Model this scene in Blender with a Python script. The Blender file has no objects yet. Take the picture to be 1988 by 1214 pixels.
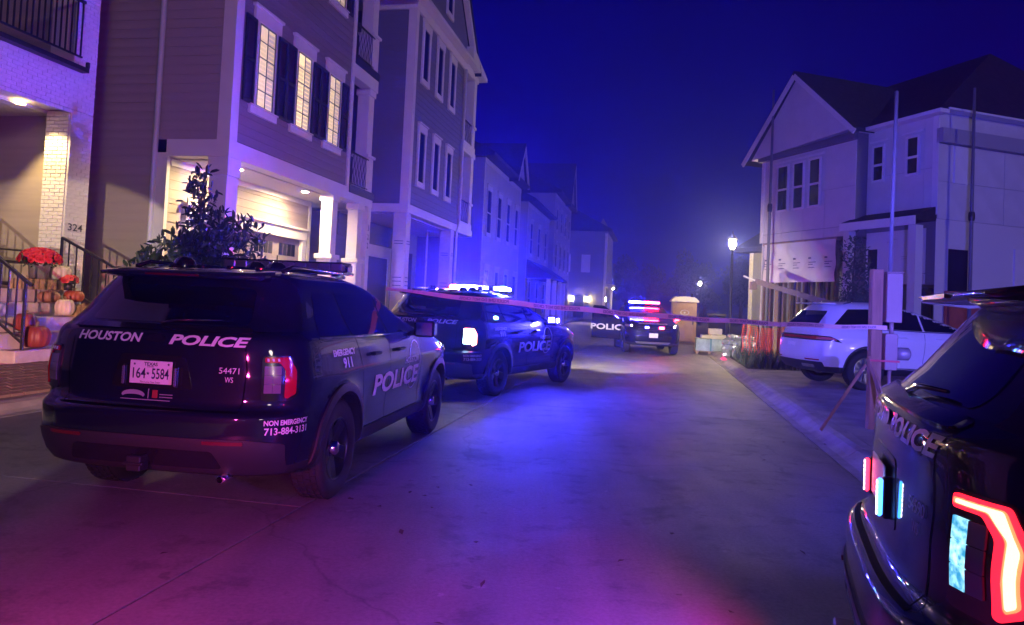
import bpy, bmesh, math, random
import numpy as np
from mathutils import Vector, Matrix
from mathutils.bvhtree import BVHTree
from mathutils.geometry import delaunay_2d_cdt

random.seed(7)
scene = bpy.context.scene
col = scene.collection
R = math.radians
PI = math.pi

# ------------------------------------------------------------------ camera
cam_d = bpy.data.cameras.new('camera')
cam = bpy.data.objects.new('camera', cam_d)
col.objects.link(cam)
scene.camera = cam
PITCH, ROLL = math.atan(50 / 1440), 0.046
cam_d.sensor_fit = 'HORIZONTAL'
cam_d.sensor_width = 36.0
cam_d.lens = 1440 / 1988 * 36.0
cam_d.shift_y = -69 / 1988
cam_d.clip_start = 0.05
cam_d.clip_end = 3000
_f = Vector((0, math.cos(PITCH), math.sin(PITCH)))
_u0 = Vector((0, -math.sin(PITCH), math.cos(PITCH)))
_r0 = Vector((1, 0, 0))
_r = _r0 * math.cos(ROLL) + _u0 * math.sin(ROLL)
_u = _u0 * math.cos(ROLL) - _r0 * math.sin(ROLL)
cam.matrix_world = Matrix(((_r.x, _u.x, -_f.x, 0), (_r.y, _u.y, -_f.y, 0), (_r.z, _u.z, -_f.z, 1.59), (0, 0, 0, 1)))

# ------------------------------------------------------------------ world, sun, exposure
world = bpy.data.worlds.new('World')
scene.world = world
world.use_nodes = True
wt = world.node_tree
for n in list(wt.nodes):
    wt.nodes.remove(n)
w_out = wt.nodes.new('ShaderNodeOutputWorld')
w_bg = wt.nodes.new('ShaderNodeBackground')
w_sky = wt.nodes.new('ShaderNodeTexSky')
w_sky.sky_type = 'NISHITA'
w_sky.sun_disc = False
w_sky.sun_elevation = R(8)
w_sky.sun_rotation = R(156)
w_mix = wt.nodes.new('ShaderNodeMix')
w_mix.data_type = 'RGBA'
w_mix.blend_type = 'MULTIPLY'
w_mix.inputs['Factor'].default_value = 1.0
w_mix.inputs['B'].default_value = (0.005, 0.0010, 0.45, 1)      # deep blue night over the lit street
wt.links.new(w_sky.outputs['Color'], w_mix.inputs['A'])
w_tc = wt.nodes.new('ShaderNodeTexCoord')
w_n = wt.nodes.new('ShaderNodeTexNoise')
w_n.inputs['Scale'].default_value = 2.2
w_n.inputs['Detail'].default_value = 5
w_n.inputs['Distortion'].default_value = .6
w_r = wt.nodes.new('ShaderNodeValToRGB')               # thin uneven night cloud over the whole sky
w_r.color_ramp.elements[0].position = .35
w_r.color_ramp.elements[0].color = (.66, .66, .70, 1)
w_r.color_ramp.elements[1].position = .70
w_r.color_ramp.elements[1].color = (1.15, 1.15, 1.08, 1)
w_m2 = wt.nodes.new('ShaderNodeMix')
w_m2.data_type = 'RGBA'
w_m2.blend_type = 'MULTIPLY'
w_m2.inputs['Factor'].default_value = 1.0
wt.links.new(w_tc.outputs['Generated'], w_n.inputs['Vector'])
wt.links.new(w_n.outputs['Fac'], w_r.inputs['Fac'])
wt.links.new(w_mix.outputs['Result'], w_m2.inputs['A'])
wt.links.new(w_r.outputs['Color'], w_m2.inputs['B'])
wt.links.new(w_m2.outputs['Result'], w_bg.inputs['Color'])
w_bg.inputs['Strength'].default_value = 0.05
wt.links.new(w_bg.outputs['Background'], w_out.inputs['Surface'])

fill_sun_d = bpy.data.lights.new('fill_sun', 'SUN')  # added pinkish fill from behind the viewer; the night itself has no sun
fill_sun_d.energy = 0.20
fill_sun_d.angle = R(6)
fill_sun_d.color = (1.0, 0.78, 0.72)
fill_sun = bpy.data.objects.new('fill_sun', fill_sun_d)
fill_sun.rotation_euler = (R(82), 0, R(24))
col.objects.link(fill_sun)

vs = scene.view_settings
vs.view_transform = 'Standard'
vs.look = 'None'
vs.exposure = 1.0
vs.gamma = 1.0
vs.use_curve_mapping = False
scene.render.engine = 'CYCLES'
cy = scene.cycles
cy.use_denoising = True
try:
    cy.denoiser = 'OPENIMAGEDENOISE'
    cy.denoising_input_passes = 'RGB_ALBEDO_NORMAL'
except Exception:
    pass
cy.use_adaptive_sampling = True
cy.adaptive_threshold = 0.02
cy.adaptive_min_samples = 64
cy.max_bounces = 6
cy.diffuse_bounces = 2
cy.glossy_bounces = 3
cy.transmission_bounces = 4
cy.transparent_max_bounces = 8
cy.volume_bounces = 0
cy.sample_clamp_indirect = 4.0
cy.use_light_tree = True
cy.caustics_reflective = False
cy.caustics_refractive = False

# ------------------------------------------------------------------ frames
ANG = math.atan(276 / 1440)
D = Vector((math.sin(ANG), math.cos(ANG), 0))       # along the street, away from the viewer
N = Vector((math.cos(ANG), -math.sin(ANG), 0))      # to the right of the street
SROT = PI / 2 - ANG

def W(s, o, z=0.0):
    return D * s + N * o + Vector((0, 0, z))

# ------------------------------------------------------------------ materials
MATS = {}

def mat(name, color, rough=0.6, metal=0.0, var=0.0, vscale=3.0, bump=0.0, bscale=40.0, coat=0.0, spec=0.5,
        emit=None, estr=0.0, trans=0.0, alpha=1.0, dark=None, stretch=(1, 1, 1), sub=0.0):
    if name in MATS:
        return MATS[name]
    m = bpy.data.materials.new(name)
    m.use_nodes = True
    nt = m.node_tree
    b = nt.nodes['Principled BSDF']
    c = (color[0], color[1], color[2], 1)
    b.inputs['Base Color'].default_value = c
    b.inputs['Roughness'].default_value = rough
    b.inputs['Metallic'].default_value = metal
    b.inputs['Specular IOR Level'].default_value = spec
    b.inputs['Coat Weight'].default_value = coat
    b.inputs['Coat Roughness'].default_value = 0.05
    if trans:
        b.inputs['Transmission Weight'].default_value = trans
    if alpha < 1:
        b.inputs['Alpha'].default_value = alpha
    if emit is not None:
        b.inputs['Emission Color'].default_value = (*emit, 1)
        b.inputs['Emission Strength'].default_value = estr
    if var or bump:
        tc = nt.nodes.new('ShaderNodeTexCoord')
        mp = nt.nodes.new('ShaderNodeMapping')
        mp.inputs['Scale'].default_value = stretch
        nt.links.new(tc.outputs['Object'], mp.inputs['Vector'])
    if var:
        nz = nt.nodes.new('ShaderNodeTexNoise')
        nz.inputs['Scale'].default_value = vscale
        nz.inputs['Detail'].default_value = 6
        nz.inputs['Roughness'].default_value = 0.62
        nt.links.new(mp.outputs['Vector'], nz.inputs['Vector'])
        rp = nt.nodes.new('ShaderNodeValToRGB')
        d = dark or tuple(x * (1 - var) for x in color)
        rp.color_ramp.elements[0].position = 0.32
        rp.color_ramp.elements[1].position = 0.68
        rp.color_ramp.elements[0].color = (*d, 1)
        rp.color_ramp.elements[1].color = tuple(min(1, x * (1 + var * 0.5)) for x in color) + (1,)
        nt.links.new(nz.outputs['Fac'], rp.inputs['Fac'])
        nt.links.new(rp.outputs['Color'], b.inputs['Base Color'])
        mr = nt.nodes.new('ShaderNodeMapRange')
        mr.inputs['To Min'].default_value = min(1, rough * 1.15)
        mr.inputs['To Max'].default_value = rough * 0.85
        nt.links.new(nz.outputs['Fac'], mr.inputs['Value'])
        nt.links.new(mr.outputs['Result'], b.inputs['Roughness'])
    if bump:
        n2 = nt.nodes.new('ShaderNodeTexNoise')
        n2.inputs['Scale'].default_value = bscale
        n2.inputs['Detail'].default_value = 5
        nt.links.new(mp.outputs['Vector'], n2.inputs['Vector'])
        bp = nt.nodes.new('ShaderNodeBump')
        bp.inputs['Strength'].default_value = bump
        bp.inputs['Distance'].default_value = 0.02
        nt.links.new(n2.outputs['Fac'], bp.inputs['Height'])
        nt.links.new(bp.outputs['Normal'], b.inputs['Normal'])
    MATS[name] = m
    return m

def glow(name, color, strength, core=None):
    m = mat(name, core or tuple(min(1, c * .6 + .1) for c in color), 0.3, emit=color, estr=strength)
    return m

def road_material():
    m = mat('concrete_road', (0.27, 0.26, 0.25), 0.62)
    nt = m.node_tree
    b = nt.nodes['Principled BSDF']
    tc = nt.nodes.new('ShaderNodeNewGeometry')
    def noise(scale, detail, rough=.6):
        n = nt.nodes.new('ShaderNodeTexNoise')
        n.inputs['Scale'].default_value = scale
        n.inputs['Detail'].default_value = detail
        n.inputs['Roughness'].default_value = rough
        nt.links.new(tc.outputs['Position'], n.inputs['Vector'])
        return n.outputs['Fac']
    def ramp(fac, p0, c0, p1, c1):
        r = nt.nodes.new('ShaderNodeValToRGB')
        r.color_ramp.elements[0].position = p0
        r.color_ramp.elements[0].color = (*c0, 1)
        r.color_ramp.elements[1].position = p1
        r.color_ramp.elements[1].color = (*c1, 1)
        nt.links.new(fac, r.inputs['Fac'])
        return r.outputs['Color']
    def mul(a, c, f=1.0):
        x = nt.nodes.new('ShaderNodeMix')
        x.data_type = 'RGBA'
        x.blend_type = 'MULTIPLY'
        x.inputs['Factor'].default_value = f
        nt.links.new(a, x.inputs['A'])
        nt.links.new(c, x.inputs['B'])
        return x.outputs['Result']
    base = ramp(noise(.55, 6), .3, (.15, .147, .143), .7, (.24, .235, .225))
    spots = ramp(noise(2.3, 8, .7), .36, (.55, .55, .55), .46, (1, 1, 1))
    grain = ramp(noise(38, 4, .7), .3, (.72, .72, .72), .7, (1.1, 1.1, 1.1))
    oil = ramp(noise(1.1, 3), .30, (.5, .5, .5), .37, (1, 1, 1))
    # tyre scuffs running along the street
    mp = nt.nodes.new('ShaderNodeMapping')
    mp.inputs['Rotation'].default_value = (0, 0, -(SROT - PI / 2) * 1.0)
    mp.inputs['Scale'].default_value = (1.6, .09, 1)
    nt.links.new(tc.outputs['Position'], mp.inputs['Vector'])
    sn = nt.nodes.new('ShaderNodeTexNoise')
    sn.inputs['Scale'].default_value = 1.4
    sn.inputs['Detail'].default_value = 5
    nt.links.new(mp.outputs['Vector'], sn.inputs['Vector'])
    scuff = ramp(sn.outputs['Fac'], .35, (.78, .78, .78), .6, (1, 1, 1))
    chips = ramp(noise(7.5, 2, .4), .73, (1, 1, 1), .76, (1.5, 1.5, 1.5))
    # hairline cracks
    wn = nt.nodes.new('ShaderNodeTexNoise'); wn.inputs['Scale'].default_value = 1.3; wn.inputs['Detail'].default_value = 4
    nt.links.new(tc.outputs['Position'], wn.inputs['Vector'])
    va = nt.nodes.new('ShaderNodeVectorMath'); va.operation = 'MULTIPLY_ADD'
    va.inputs[1].default_value = (.9, .9, .9)
    nt.links.new(wn.outputs['Color'], va.inputs[0]); nt.links.new(tc.outputs['Position'], va.inputs[2])
    vo = nt.nodes.new('ShaderNodeTexVoronoi'); vo.feature = 'DISTANCE_TO_EDGE'; vo.inputs['Scale'].default_value = .22
    nt.links.new(va.outputs['Vector'], vo.inputs['Vector'])
    crack = ramp(vo.outputs['Distance'], .0012, (.6, .6, .6), .004, (1, 1, 1))
    spl = ramp(noise(4.2, 3, .5), .27, (.45, .45, .45), .30, (1, 1, 1))
    cc = mul(mul(mul(mul(mul(base, spots, .75), grain), oil, .65), scuff, .9), chips, .7)
    cc = mul(mul(cc, crack, .8), spl, .6)
    nt.links.new(cc, b.inputs['Base Color'])
    bp = nt.nodes.new('ShaderNodeBump')
    bp.inputs['Strength'].default_value = .35
    bp.inputs['Distance'].default_value = .01
    nt.links.new(noise(55, 5, .7), bp.inputs['Height'])
    nt.links.new(bp.outputs['Normal'], b.inputs['Normal'])
    rr = nt.nodes.new('ShaderNodeMapRange')
    rr.inputs['To Min'].default_value = .45
    rr.inputs['To Max'].default_value = .8
    nt.links.new(noise(1.7, 5), rr.inputs['Value'])
    nt.links.new(rr.outputs['Result'], b.inputs['Roughness'])
    return m

# ------------------------------------------------------------------ object helpers
def tag(o, label=None, cat=None, group=None, kind=None):
    if label: o['label'] = label
    if cat: o['category'] = cat
    if group: o['group'] = group
    if kind: o['kind'] = kind
    return o

def empty(name, loc=(0, 0, 0), rz=0.0, label=None, cat=None, group=None, kind=None, parent=None):
    o = bpy.data.objects.new(name, None)
    o.empty_display_size = 0.2
    o.location = loc
    o.rotation_euler = (0, 0, rz)
    col.objects.link(o)
    if parent: o.parent = parent
    return tag(o, label, cat, group, kind)

def link(name, mesh, parent=None, loc=None, rot=None):
    o = bpy.data.objects.new(name, mesh)
    col.objects.link(o)
    if parent: o.parent = parent
    if loc is not None: o.location = loc
    if rot is not None: o.rotation_euler = rot
    return o

def copy_tree(o, parent=None):
    c = o.copy()
    col.objects.link(c)
    c.parent = parent
    for ch in list(o.children):
        copy_tree(ch, c)
    return c

class MB:
    """collects geometry for one mesh"""
    def __init__(self):
        self.v, self.f, self.m, self.s = [], [], [], []
    def add(self, verts, faces, mi=0, smooth=False):
        o = len(self.v)
        self.v += [tuple(p) for p in verts]
        for f in faces:
            self.f.append(tuple(i + o for i in f))
            self.m.append(mi)
            self.s.append(smooth)
        return self
    def box(self, a, b, mi=0):
        x0, x1 = sorted((a[0], b[0])); y0, y1 = sorted((a[1], b[1])); z0, z1 = sorted((a[2], b[2]))
        vs_ = [(x0, y0, z0), (x1, y0, z0), (x1, y1, z0), (x0, y1, z0), (x0, y0, z1), (x1, y0, z1), (x1, y1, z1), (x0, y1, z1)]
        return self.add(vs_, [(0, 3, 2, 1), (4, 5, 6, 7), (0, 1, 5, 4), (1, 2, 6, 5), (2, 3, 7, 6), (3, 0, 4, 7)], mi)
    def prism(self, poly, axis, a, b, mi=0):
        """poly of 2D points, extruded along axis ('x','y','z') from a to b"""
        n = len(poly)
        def P(p, t):
            if axis == 'x': return (t, p[0], p[1])
            if axis == 'y': return (p[0], t, p[1])
            return (p[0], p[1], t)
        vv = [P(p, a) for p in poly] + [P(p, b) for p in poly]
        ff = [tuple(range(n))[::-1], tuple(range(n, 2 * n))]
        ff += [(i, (i + 1) % n, n + (i + 1) % n, n + i) for i in range(n)]
        return self.add(vv, ff, mi)
    def bar(self, p, q, w, h=None, mi=0):
        p, q = Vector(p), Vector(q)
        h = h or w
        d = (q - p).normalized()
        up = Vector((0, 0, 1)) if abs(d.z) < .95 else Vector((1, 0, 0))
        sx = d.cross(up).normalized() * (w / 2)
        sy = sx.cross(d).normalized() * (h / 2)
        vv = [p - sx - sy, p + sx - sy, p + sx + sy, p - sx + sy, q - sx - sy, q + sx - sy, q + sx + sy, q - sx + sy]
        return self.add(vv, [(0, 3, 2, 1), (4, 5, 6, 7), (0, 1, 5, 4), (1, 2, 6, 5), (2, 3, 7, 6), (3, 0, 4, 7)], mi)
    def tube(self, pts, rad, seg=8, mi=0, caps=True):
        pts = [Vector(p) for p in pts]
        rad = rad if isinstance(rad, (list, tuple)) else [rad] * len(pts)
        rings = []
        for i, p in enumerate(pts):
            d = (pts[min(i + 1, len(pts) - 1)] - pts[max(i - 1, 0)]).normalized()
            up = Vector((0, 0, 1)) if abs(d.z) < .9 else Vector((1, 0, 0))
            a = d.cross(up).normalized()
            b = a.cross(d).normalized()
            rings.append([p + (a * math.cos(t) + b * math.sin(t)) * rad[i] for t in [2 * PI * k / seg for k in range(seg)]])
        vv = [v for r in rings for v in r]
        ff = []
        for i in range(len(pts) - 1):
            for k in range(seg):
                ff.append((i * seg + k, i * seg + (k + 1) % seg, (i + 1) * seg + (k + 1) % seg, (i + 1) * seg + k))
        self.add(vv, ff, mi, True)
        if caps:
            o = len(self.v) - len(vv)
            self.f.append(tuple(o + k for k in range(seg))[::-1]); self.m.append(mi); self.s.append(False)
            e = o + (len(pts) - 1) * seg
            self.f.append(tuple(e + k for k in range(seg))); self.m.append(mi); self.s.append(False)
        return self
    def lathe(self, prof, seg=24, axis='z', c=(0, 0, 0), mi=0, smooth=True):
        """prof: list of (r, h)"""
        vv = []
        for r, h in prof:
            for k in range(seg):
                t = 2 * PI * k / seg
                a, b = r * math.cos(t), r * math.sin(t)
                if axis == 'z': q = (a, b, h)
                elif axis == 'y': q = (a, h, b)
                else: q = (h, a, b)
                vv.append((q[0] + c[0], q[1] + c[1], q[2] + c[2]))
        ff = []
        for i in range(len(prof) - 1):
            for k in range(seg):
                ff.append((i * seg + k, i * seg + (k + 1) % seg, (i + 1) * seg + (k + 1) % seg, (i + 1) * seg + k))
        return self.add(vv, ff, mi, smooth)
    def mesh(self, name, mats, recalc=True, bevel=0.0):
        me = bpy.data.meshes.new(name)
        me.from_pydata(self.v, [], self.f)
        mats = mats if isinstance(mats, (list, tuple)) else [mats]
        for m in mats: me.materials.append(m)
        me.polygons.foreach_set('material_index', self.m)
        me.polygons.foreach_set('use_smooth', self.s)
        if recalc or bevel:
            bm = bmesh.new(); bm.from_mesh(me)
            if bevel:
                bmesh.ops.bevel(bm, geom=bm.edges[:], offset=bevel, segments=1, affect='EDGES', profile=.5)
            if recalc: bmesh.ops.recalc_face_normals(bm, faces=bm.faces[:])
            bm.to_mesh(me); bm.free()
        me.update()
        return me
    def build(self, name, mats, parent=None, loc=None, rot=None, bevel=0.0):
        return link(name, self.mesh(name, mats, bevel=bevel), parent, loc, rot)

_BOXC = {}
def boxo(name, a, b, m, parent=None, bevel=0.0):
    """one box object spanning a..b in the parent's frame; alike boxes share their mesh"""
    sz = tuple(round(abs(b[i] - a[i]), 4) for i in range(3))
    key = (sz, m.name, bevel)
    if key not in _BOXC:
        _BOXC[key] = MB().box((-sz[0] / 2, -sz[1] / 2, -sz[2] / 2), (sz[0] / 2, sz[1] / 2, sz[2] / 2)).mesh(name, m, bevel=bevel)
    return link(name, _BOXC[key], parent, tuple((a[i] + b[i]) / 2 for i in range(3)))

# ------------------------------------------------------------------ text
_TXT = {}
def text_geo(s, bold=0.0, shear=0.0):
    """flat letter geometry normalised to width 1 (x) and its natural height"""
    key = (s, bold, shear)
    if key in _TXT: return _TXT[key]
    cu = bpy.data.curves.new('lettering', 'FONT')
    cu.body = s
    cu.size = 1.0
    cu.offset = bold
    cu.shear = shear
    cu.resolution_u = 3
    ob = bpy.data.objects.new('lettering_tmp', cu)
    col.objects.link(ob)
    bpy.context.view_layer.update()
    me = bpy.data.meshes.new_from_object(ob.evaluated_get(bpy.context.evaluated_depsgraph_get()))
    vv = [(v.co.x, v.co.y) for v in me.vertices]
    ff = [tuple(p.vertices) for p in me.polygons]
    bpy.data.objects.remove(ob); bpy.data.meshes.remove(me); bpy.data.curves.remove(cu)
    x0 = min(v[0] for v in vv); x1 = max(v[0] for v in vv); y0 = min(v[1] for v in vv); y1 = max(v[1] for v in vv)
    vv = [((x - (x0 + x1) / 2) / (x1 - x0), (y - (y0 + y1) / 2) / (y1 - y0)) for x, y in vv]
    _TXT[key] = (vv, ff)
    return vv, ff

def text_bm(s, w, h, bold=0.0, shear=0.0, maxe=0.05):
    vv, ff = text_geo(s, bold, shear)
    bm = bmesh.new()
    bv = [bm.verts.new((x * w, y * h, 0)) for x, y in vv]
    for f in ff:
        try: bm.faces.new([bv[i] for i in f])
        except ValueError: pass
    for _ in range(3):
        el = [e for e in bm.edges if e.calc_length() > maxe]
        if not el: break
        bmesh.ops.subdivide_edges(bm, edges=el, cuts=1)
        bmesh.ops.triangulate(bm, faces=[f for f in bm.faces if len(f.verts) > 4])
    return bm

def flat_text(name, s, w, h, m, M4, parent=None, bold=0.02, shear=0.0):
    """lettering as a thin flat mesh; M4 maps its x/y plane into the parent's frame"""
    bm = text_bm(s, w, h, bold, shear, 9)
    bm.transform(M4)
    me = bpy.data.meshes.new(name); bm.to_mesh(me); bm.free()
    me.materials.append(m)
    return link(name, me, parent)

def frame(o, u, v):
    u, v = Vector(u).normalized(), Vector(v).normalized()
    w = u.cross(v)
    o = Vector(o)
    return Matrix(((u.x, v.x, w.x, o.x), (u.y, v.y, w.y, o.y), (u.z, v.z, w.z, o.z), (0, 0, 0, 1)))

def rounded(pts, r, seg=4):
    out = []
    n = len(pts)
    for i in range(n):
        p0, p1, p2 = Vector(pts[i - 1]), Vector(pts[i]), Vector(pts[(i + 1) % n])
        a, b = (p0 - p1), (p2 - p1)
        rr = min(r, a.length * .45, b.length * .45)
        a, b = p1 + a.normalized() * rr, p1 + b.normalized() * rr
        for k in range(seg + 1):
            t = k / seg
            q = a * (1 - t) ** 2 + p1 * 2 * t * (1 - t) + b * t * t
            out.append((q.x, q.y))
    return out

def rect(x0, y0, x1, y1):
    return [(x0, y0), (x1, y0), (x1, y1), (x0, y1)]

# ------------------------------------------------------------------ common materials
M_ROAD = road_material()
M_CONC = mat('concrete_pale', (.33, .32, .30), .75, var=.3, vscale=2.2, bump=.3, bscale=30)
M_STEP = mat('step_concrete', (.42, .39, .36), .8, var=.25, vscale=4, bump=.25, bscale=40)
M_JOINT = mat('joint_filler', (.05, .05, .05), .9)
M_SOIL = mat('soil', (.09, .075, .055), .95, var=.4, vscale=1.5, bump=.6, bscale=12)
M_PAVER = mat('paver', (.20, .15, .125), .8, var=.45, vscale=1.3, bump=.4, bscale=30)
M_BRICK = mat('painted_brick', (.74, .71, .66), .62, var=.12, vscale=9, bump=.4, bscale=45)
M_MORTAR = mat('painted_mortar', (.68, .65, .60), .8, bump=.3, bscale=60)
M_SIDE = mat('beige_siding', (.40, .335, .27), .6, var=.12, vscale=1.2, bump=.12, bscale=35, stretch=(.3, .3, 6))
M_SIDE2 = mat('taupe_siding', (.235, .20, .20), .6, var=.12, vscale=1.2, bump=.12, bscale=35, stretch=(.3, .3, 6))
M_GREY = mat('grey_siding', (.165, .165, .18), .6, var=.12, vscale=1.0, bump=.12, bscale=35, stretch=(.3, .3, 6))
M_TRIM = mat('white_trim', (.74, .72, .69), .5, var=.06, vscale=3)
M_IRON = mat('black_iron', (.018, .018, .02), .4, spec=.5)
M_SHUT = mat('navy_shutter', (.012, .013, .026), .5)
M_GLASSD = mat('dark_window_glass', (.012, .014, .02), .06, spec=.6)
M_ROOF = mat('dark_shingle', (.016, .016, .018), .85, var=.35, vscale=5, bump=.5, bscale=25)
M_SOFFIT = mat('white_soffit', (.62, .60, .56), .6)
M_DOOR = mat('garage_door_white', (.72, .68, .60), .5, var=.05, vscale=2)
M_PALE = mat('pale_siding', (.22, .22, .23), .65, var=.12, vscale=.8)
M_WOOD = mat('pine_timber', (.42, .28, .16), .75, var=.35, vscale=5, bump=.2, bscale=20, stretch=(1, 1, .15))
M_BLIND = mat('window_blind_slat', (.80, .70, .50), .6)
# ------------------------------------------------------------------ ground, road, kerbs
g = MB().add([(-700, -700, 0), (700, -700, 0), (700, 700, 0), (-700, 700, 0)], [(0, 1, 2, 3)]).build('ground', M_SOIL, loc=(0, 0, -.08))
tag(g, kind='structure')

road = empty('road', (0, 0, 0), SROT, kind='structure')
MB().box((-15, -2.05, -.07), (140, 7.3, -.014)).build('joint_filler', M_JOINT, road)
for xs, (y0, y1) in (([-15, -4, 2.1, 11.6, 17.6, 23.6, 29.6, 36, 45, 60, 80, 100, 140], (-2.05, 2.505)), ([-15, -7, -1, 5.2, 11.2, 17.2, 23.2, 29.6, 36, 45, 60, 80, 100, 140], (2.517, 7.3))):
    for i in range(len(xs) - 1):
        boxo('slab', (xs[i] + .004, y0, -.06), (xs[i + 1] - .004, y1, 0), M_ROAD, road, bevel=.003)

def kerb(name, o0, sgn, s0, s1, step=3.0):
    root = empty(name, (0, 0, 0), SROT, kind='structure')
    prof = [(0, -.06), (0, .002), (.10, .012), (.17, .045), (.25, .105), (.33, .128), (.46, .13), (.46, -.06)]
    poly = [(-(o0 + sgn * p[0]), p[1]) for p in prof]
    me = MB().prism(poly, 'x', 0, step - .012).mesh('kerb_segment', M_CONC)
    s = s0
    while s < s1:
        link('kerb_segment', me, root, (s, 0, 0))
        s += step
    return root
kerb('kerb_right', 2.06, 1, -9, 62)
kerb('kerb_left', -7.31, -1, -9, 62)

# right-hand driveway apron and lot
dw = empty('driveway', (0, 0, 0), SROT, kind='structure')
for a, b in ((-9, -2.0), (-1.99, 4.6), (4.61, 10.6), (10.61, 15.9), (15.91, 20.6)):
    MB().prism([(-2.53, -.05), (-2.53, .127), (-6, .19), (-13, .26), (-13, -.05)], 'x', a, b).build('slab', M_CONC, dw)
lot = MB().prism([(-2.53, -.05), (-2.53, .118), (-6, .16), (-60, .2), (-60, -.05)], 'x', 20.61, 120).build('building_lot', M_SOIL, rot=(0, 0, SROT))
tag(lot, kind='structure')

# left-hand yard, sloping up to the houses
yard = MB().prism([(7.77, -.05), (7.77, .124), (8.9, .355), (9.8, .395), (60, .4), (60, -.05)], 'x', -15, 120).build('yard', M_SOIL, rot=(0, 0, SROT))
tag(yard, kind='structure')
dl = MB().prism([(7.775, .05), (7.775, .13), (8.9, .362), (9.74, .43), (9.74, .05)], 'x', 13.0, 21.4).build('house_driveway', M_CONC, rot=(0, 0, SROT))
tag(dl, kind='structure')
tilt = math.atan2(.355 - .124, 8.9 - 7.77)
pw = empty('paver_walk', W(0, -7.77, .124), 0, kind='structure')
pw.rotation_euler = (tilt, 0, SROT)
pm = MB().box((-.098, -.048, -.03), (.098, .048, .03)).mesh('paver', M_PAVER, bevel=.006)
MB().box((6.4, 0, 0), (12.9, 1.17, .012)).build('sand_bed', M_JOINT, pw)
for r in range(11):
    for k in range(19):
        x = 6.62 + k * .203 + (.1 if r % 2 else 0)
        o = link('paver', pm, pw, (x, .055 + r * .104, .02 + random.uniform(-.002, .004)))
        o.rotation_euler = (random.uniform(-.01, .01), random.uniform(-.01, .01), random.uniform(-.012, .012))
far = MB()
for r in range(11):
    for k in range(11):
        x = 10.5 + k * .203 + (.1 if r % 2 else 0)
        far.box((x - .098, .055 + r * .104 - .048, 0), (x + .098, .055 + r * .104 + .048, .048))
tag(far.build('paver_field', M_PAVER, pw), kind='stuff')

# ------------------------------------------------------------------ siding helper
_BRD = {}
def boards(root, plane, c, a0, a1, z0, z1, m, exp=.19, name='siding_board'):
    """lap boards: plane 'x' = wall of constant x facing -x, 'y' = wall of constant y facing -y"""
    L = round(a1 - a0, 3)
    key = (plane, L, m.name, exp)
    if key not in _BRD:
        pr = [(0, 0), (-.026, 0), (-.012, exp + .02), (0, exp + .02)]
        b = MB()
        if plane == 'y':
            b.prism(pr, 'x', 0, L)
        else:
            b.prism([(p[0], p[1]) for p in pr], 'y', 0, L)
        _BRD[key] = b.mesh(name, m)
    z = z0
    while z < z1 - .03:
        link(name, _BRD[key], root, (a0, c, z) if plane == 'y' else (c, a0, z))
        z += exp

# ------------------------------------------------------------------ house of white painted brick
h1 = empty('white_brick_house', W(0, -10.3, 0), SROT, 'white painted brick house with lit porch and iron balcony at left edge', 'house')
wall = MB()
wall.box((11.39, .008, .3), (11.908, .5, 4.64))              # pier right of the porch
wall.box((1.0, .008, 4.682), (11.908, .5, 5.5))              # above the opening
wall.box((11.36, .008, 5.5), (11.908, .5, 12))
wall.box((1.0, .008, 8.3), (11.36, .5, 12))
wall.box((1.0, .008, 5.5), (7.6, .5, 8.3))
wall.box((1.0, .008, .3), (5.0, .5, 4.682))
wall.build('wall', M_MORTAR, h1)
MB().box((1.0, .5, .3), (11.9, 8, 1.42)).build('foundation', M_CONC, h1)
MB().box((1.0, .51, 1.42), (11.38, 2.6, 1.452)).build('porch_floor', M_STEP, h1)
MB().box((11.62, .51, 1.46), (11.9, 8, 12)).build('side_wall', M_SIDE, h1)
MB().box((1.0, 2.65, 1.46), (11.6, 8, 12)).build('core', M_MORTAR, h1)
MB().box((1.0, .502, 4.62), (11.6, 2.64, 4.70)).build('porch_ceiling', M_SOFFIT, h1)
for k in range(11):
    boxo('ceiling_plank', (1.0, .52 + k * .19, 4.60), (11.58, .70 + k * .19, 4.618), M_SOFFIT, h1)
boards(h1, 'y', 2.648, 6.0, 11.6, 1.46, 4.6, M_SIDE)
MB().box((5.5, 2.55, 5.5), (11.5, 2.64, 8.3)).build('balcony_back_wall', M_SIDE2, h1)
MB().box((5.5, .52, 5.46), (11.6, 2.5, 5.50)).build('balcony_floor', M_STEP, h1)
bricks = MB().box((-.095, -.01, -.029), (.095, .02, .029)).mesh('brick', M_BRICK, bevel=.004)
half = MB().box((-.045, -.01, -.029), (.045, .02, .029)).mesh('brick', M_BRICK, bevel=.004)
rbr = MB().box((-.02, -.095, -.029), (.01, .095, .029)).mesh('brick', M_BRICK, bevel=.004)
rhalf = MB().box((-.02, -.045, -.029), (.01, .045, .029)).mesh('brick', M_BRICK, bevel=.004)
rest = MB()
nb = 0
def course(x0, x1, z, odd, single):
    global nb
    x = x0
    first = True
    while x < x1 - .03:
        L = .1 if (first and odd) else .2
        L = min(L, x1 - x)
        first = False
        if L < .05: break
        if single and abs(L - .2) < .005:
            link('brick', bricks, h1, (x + .1, 0.01 + random.uniform(-.003, .003), z))
        elif single and abs(L - .1) < .03:
            o = link('brick', half, h1, (x + L / 2, 0.01 + random.uniform(-.003, .003), z)); o.scale.x = (L - .01) / .09
        else:
            e = random.uniform(-.003, .003)
            rest.box((x + .005, e, z - .029), (x + L - .005, .03, z + .029))
        x += L
rows = 0
z = .42
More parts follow.
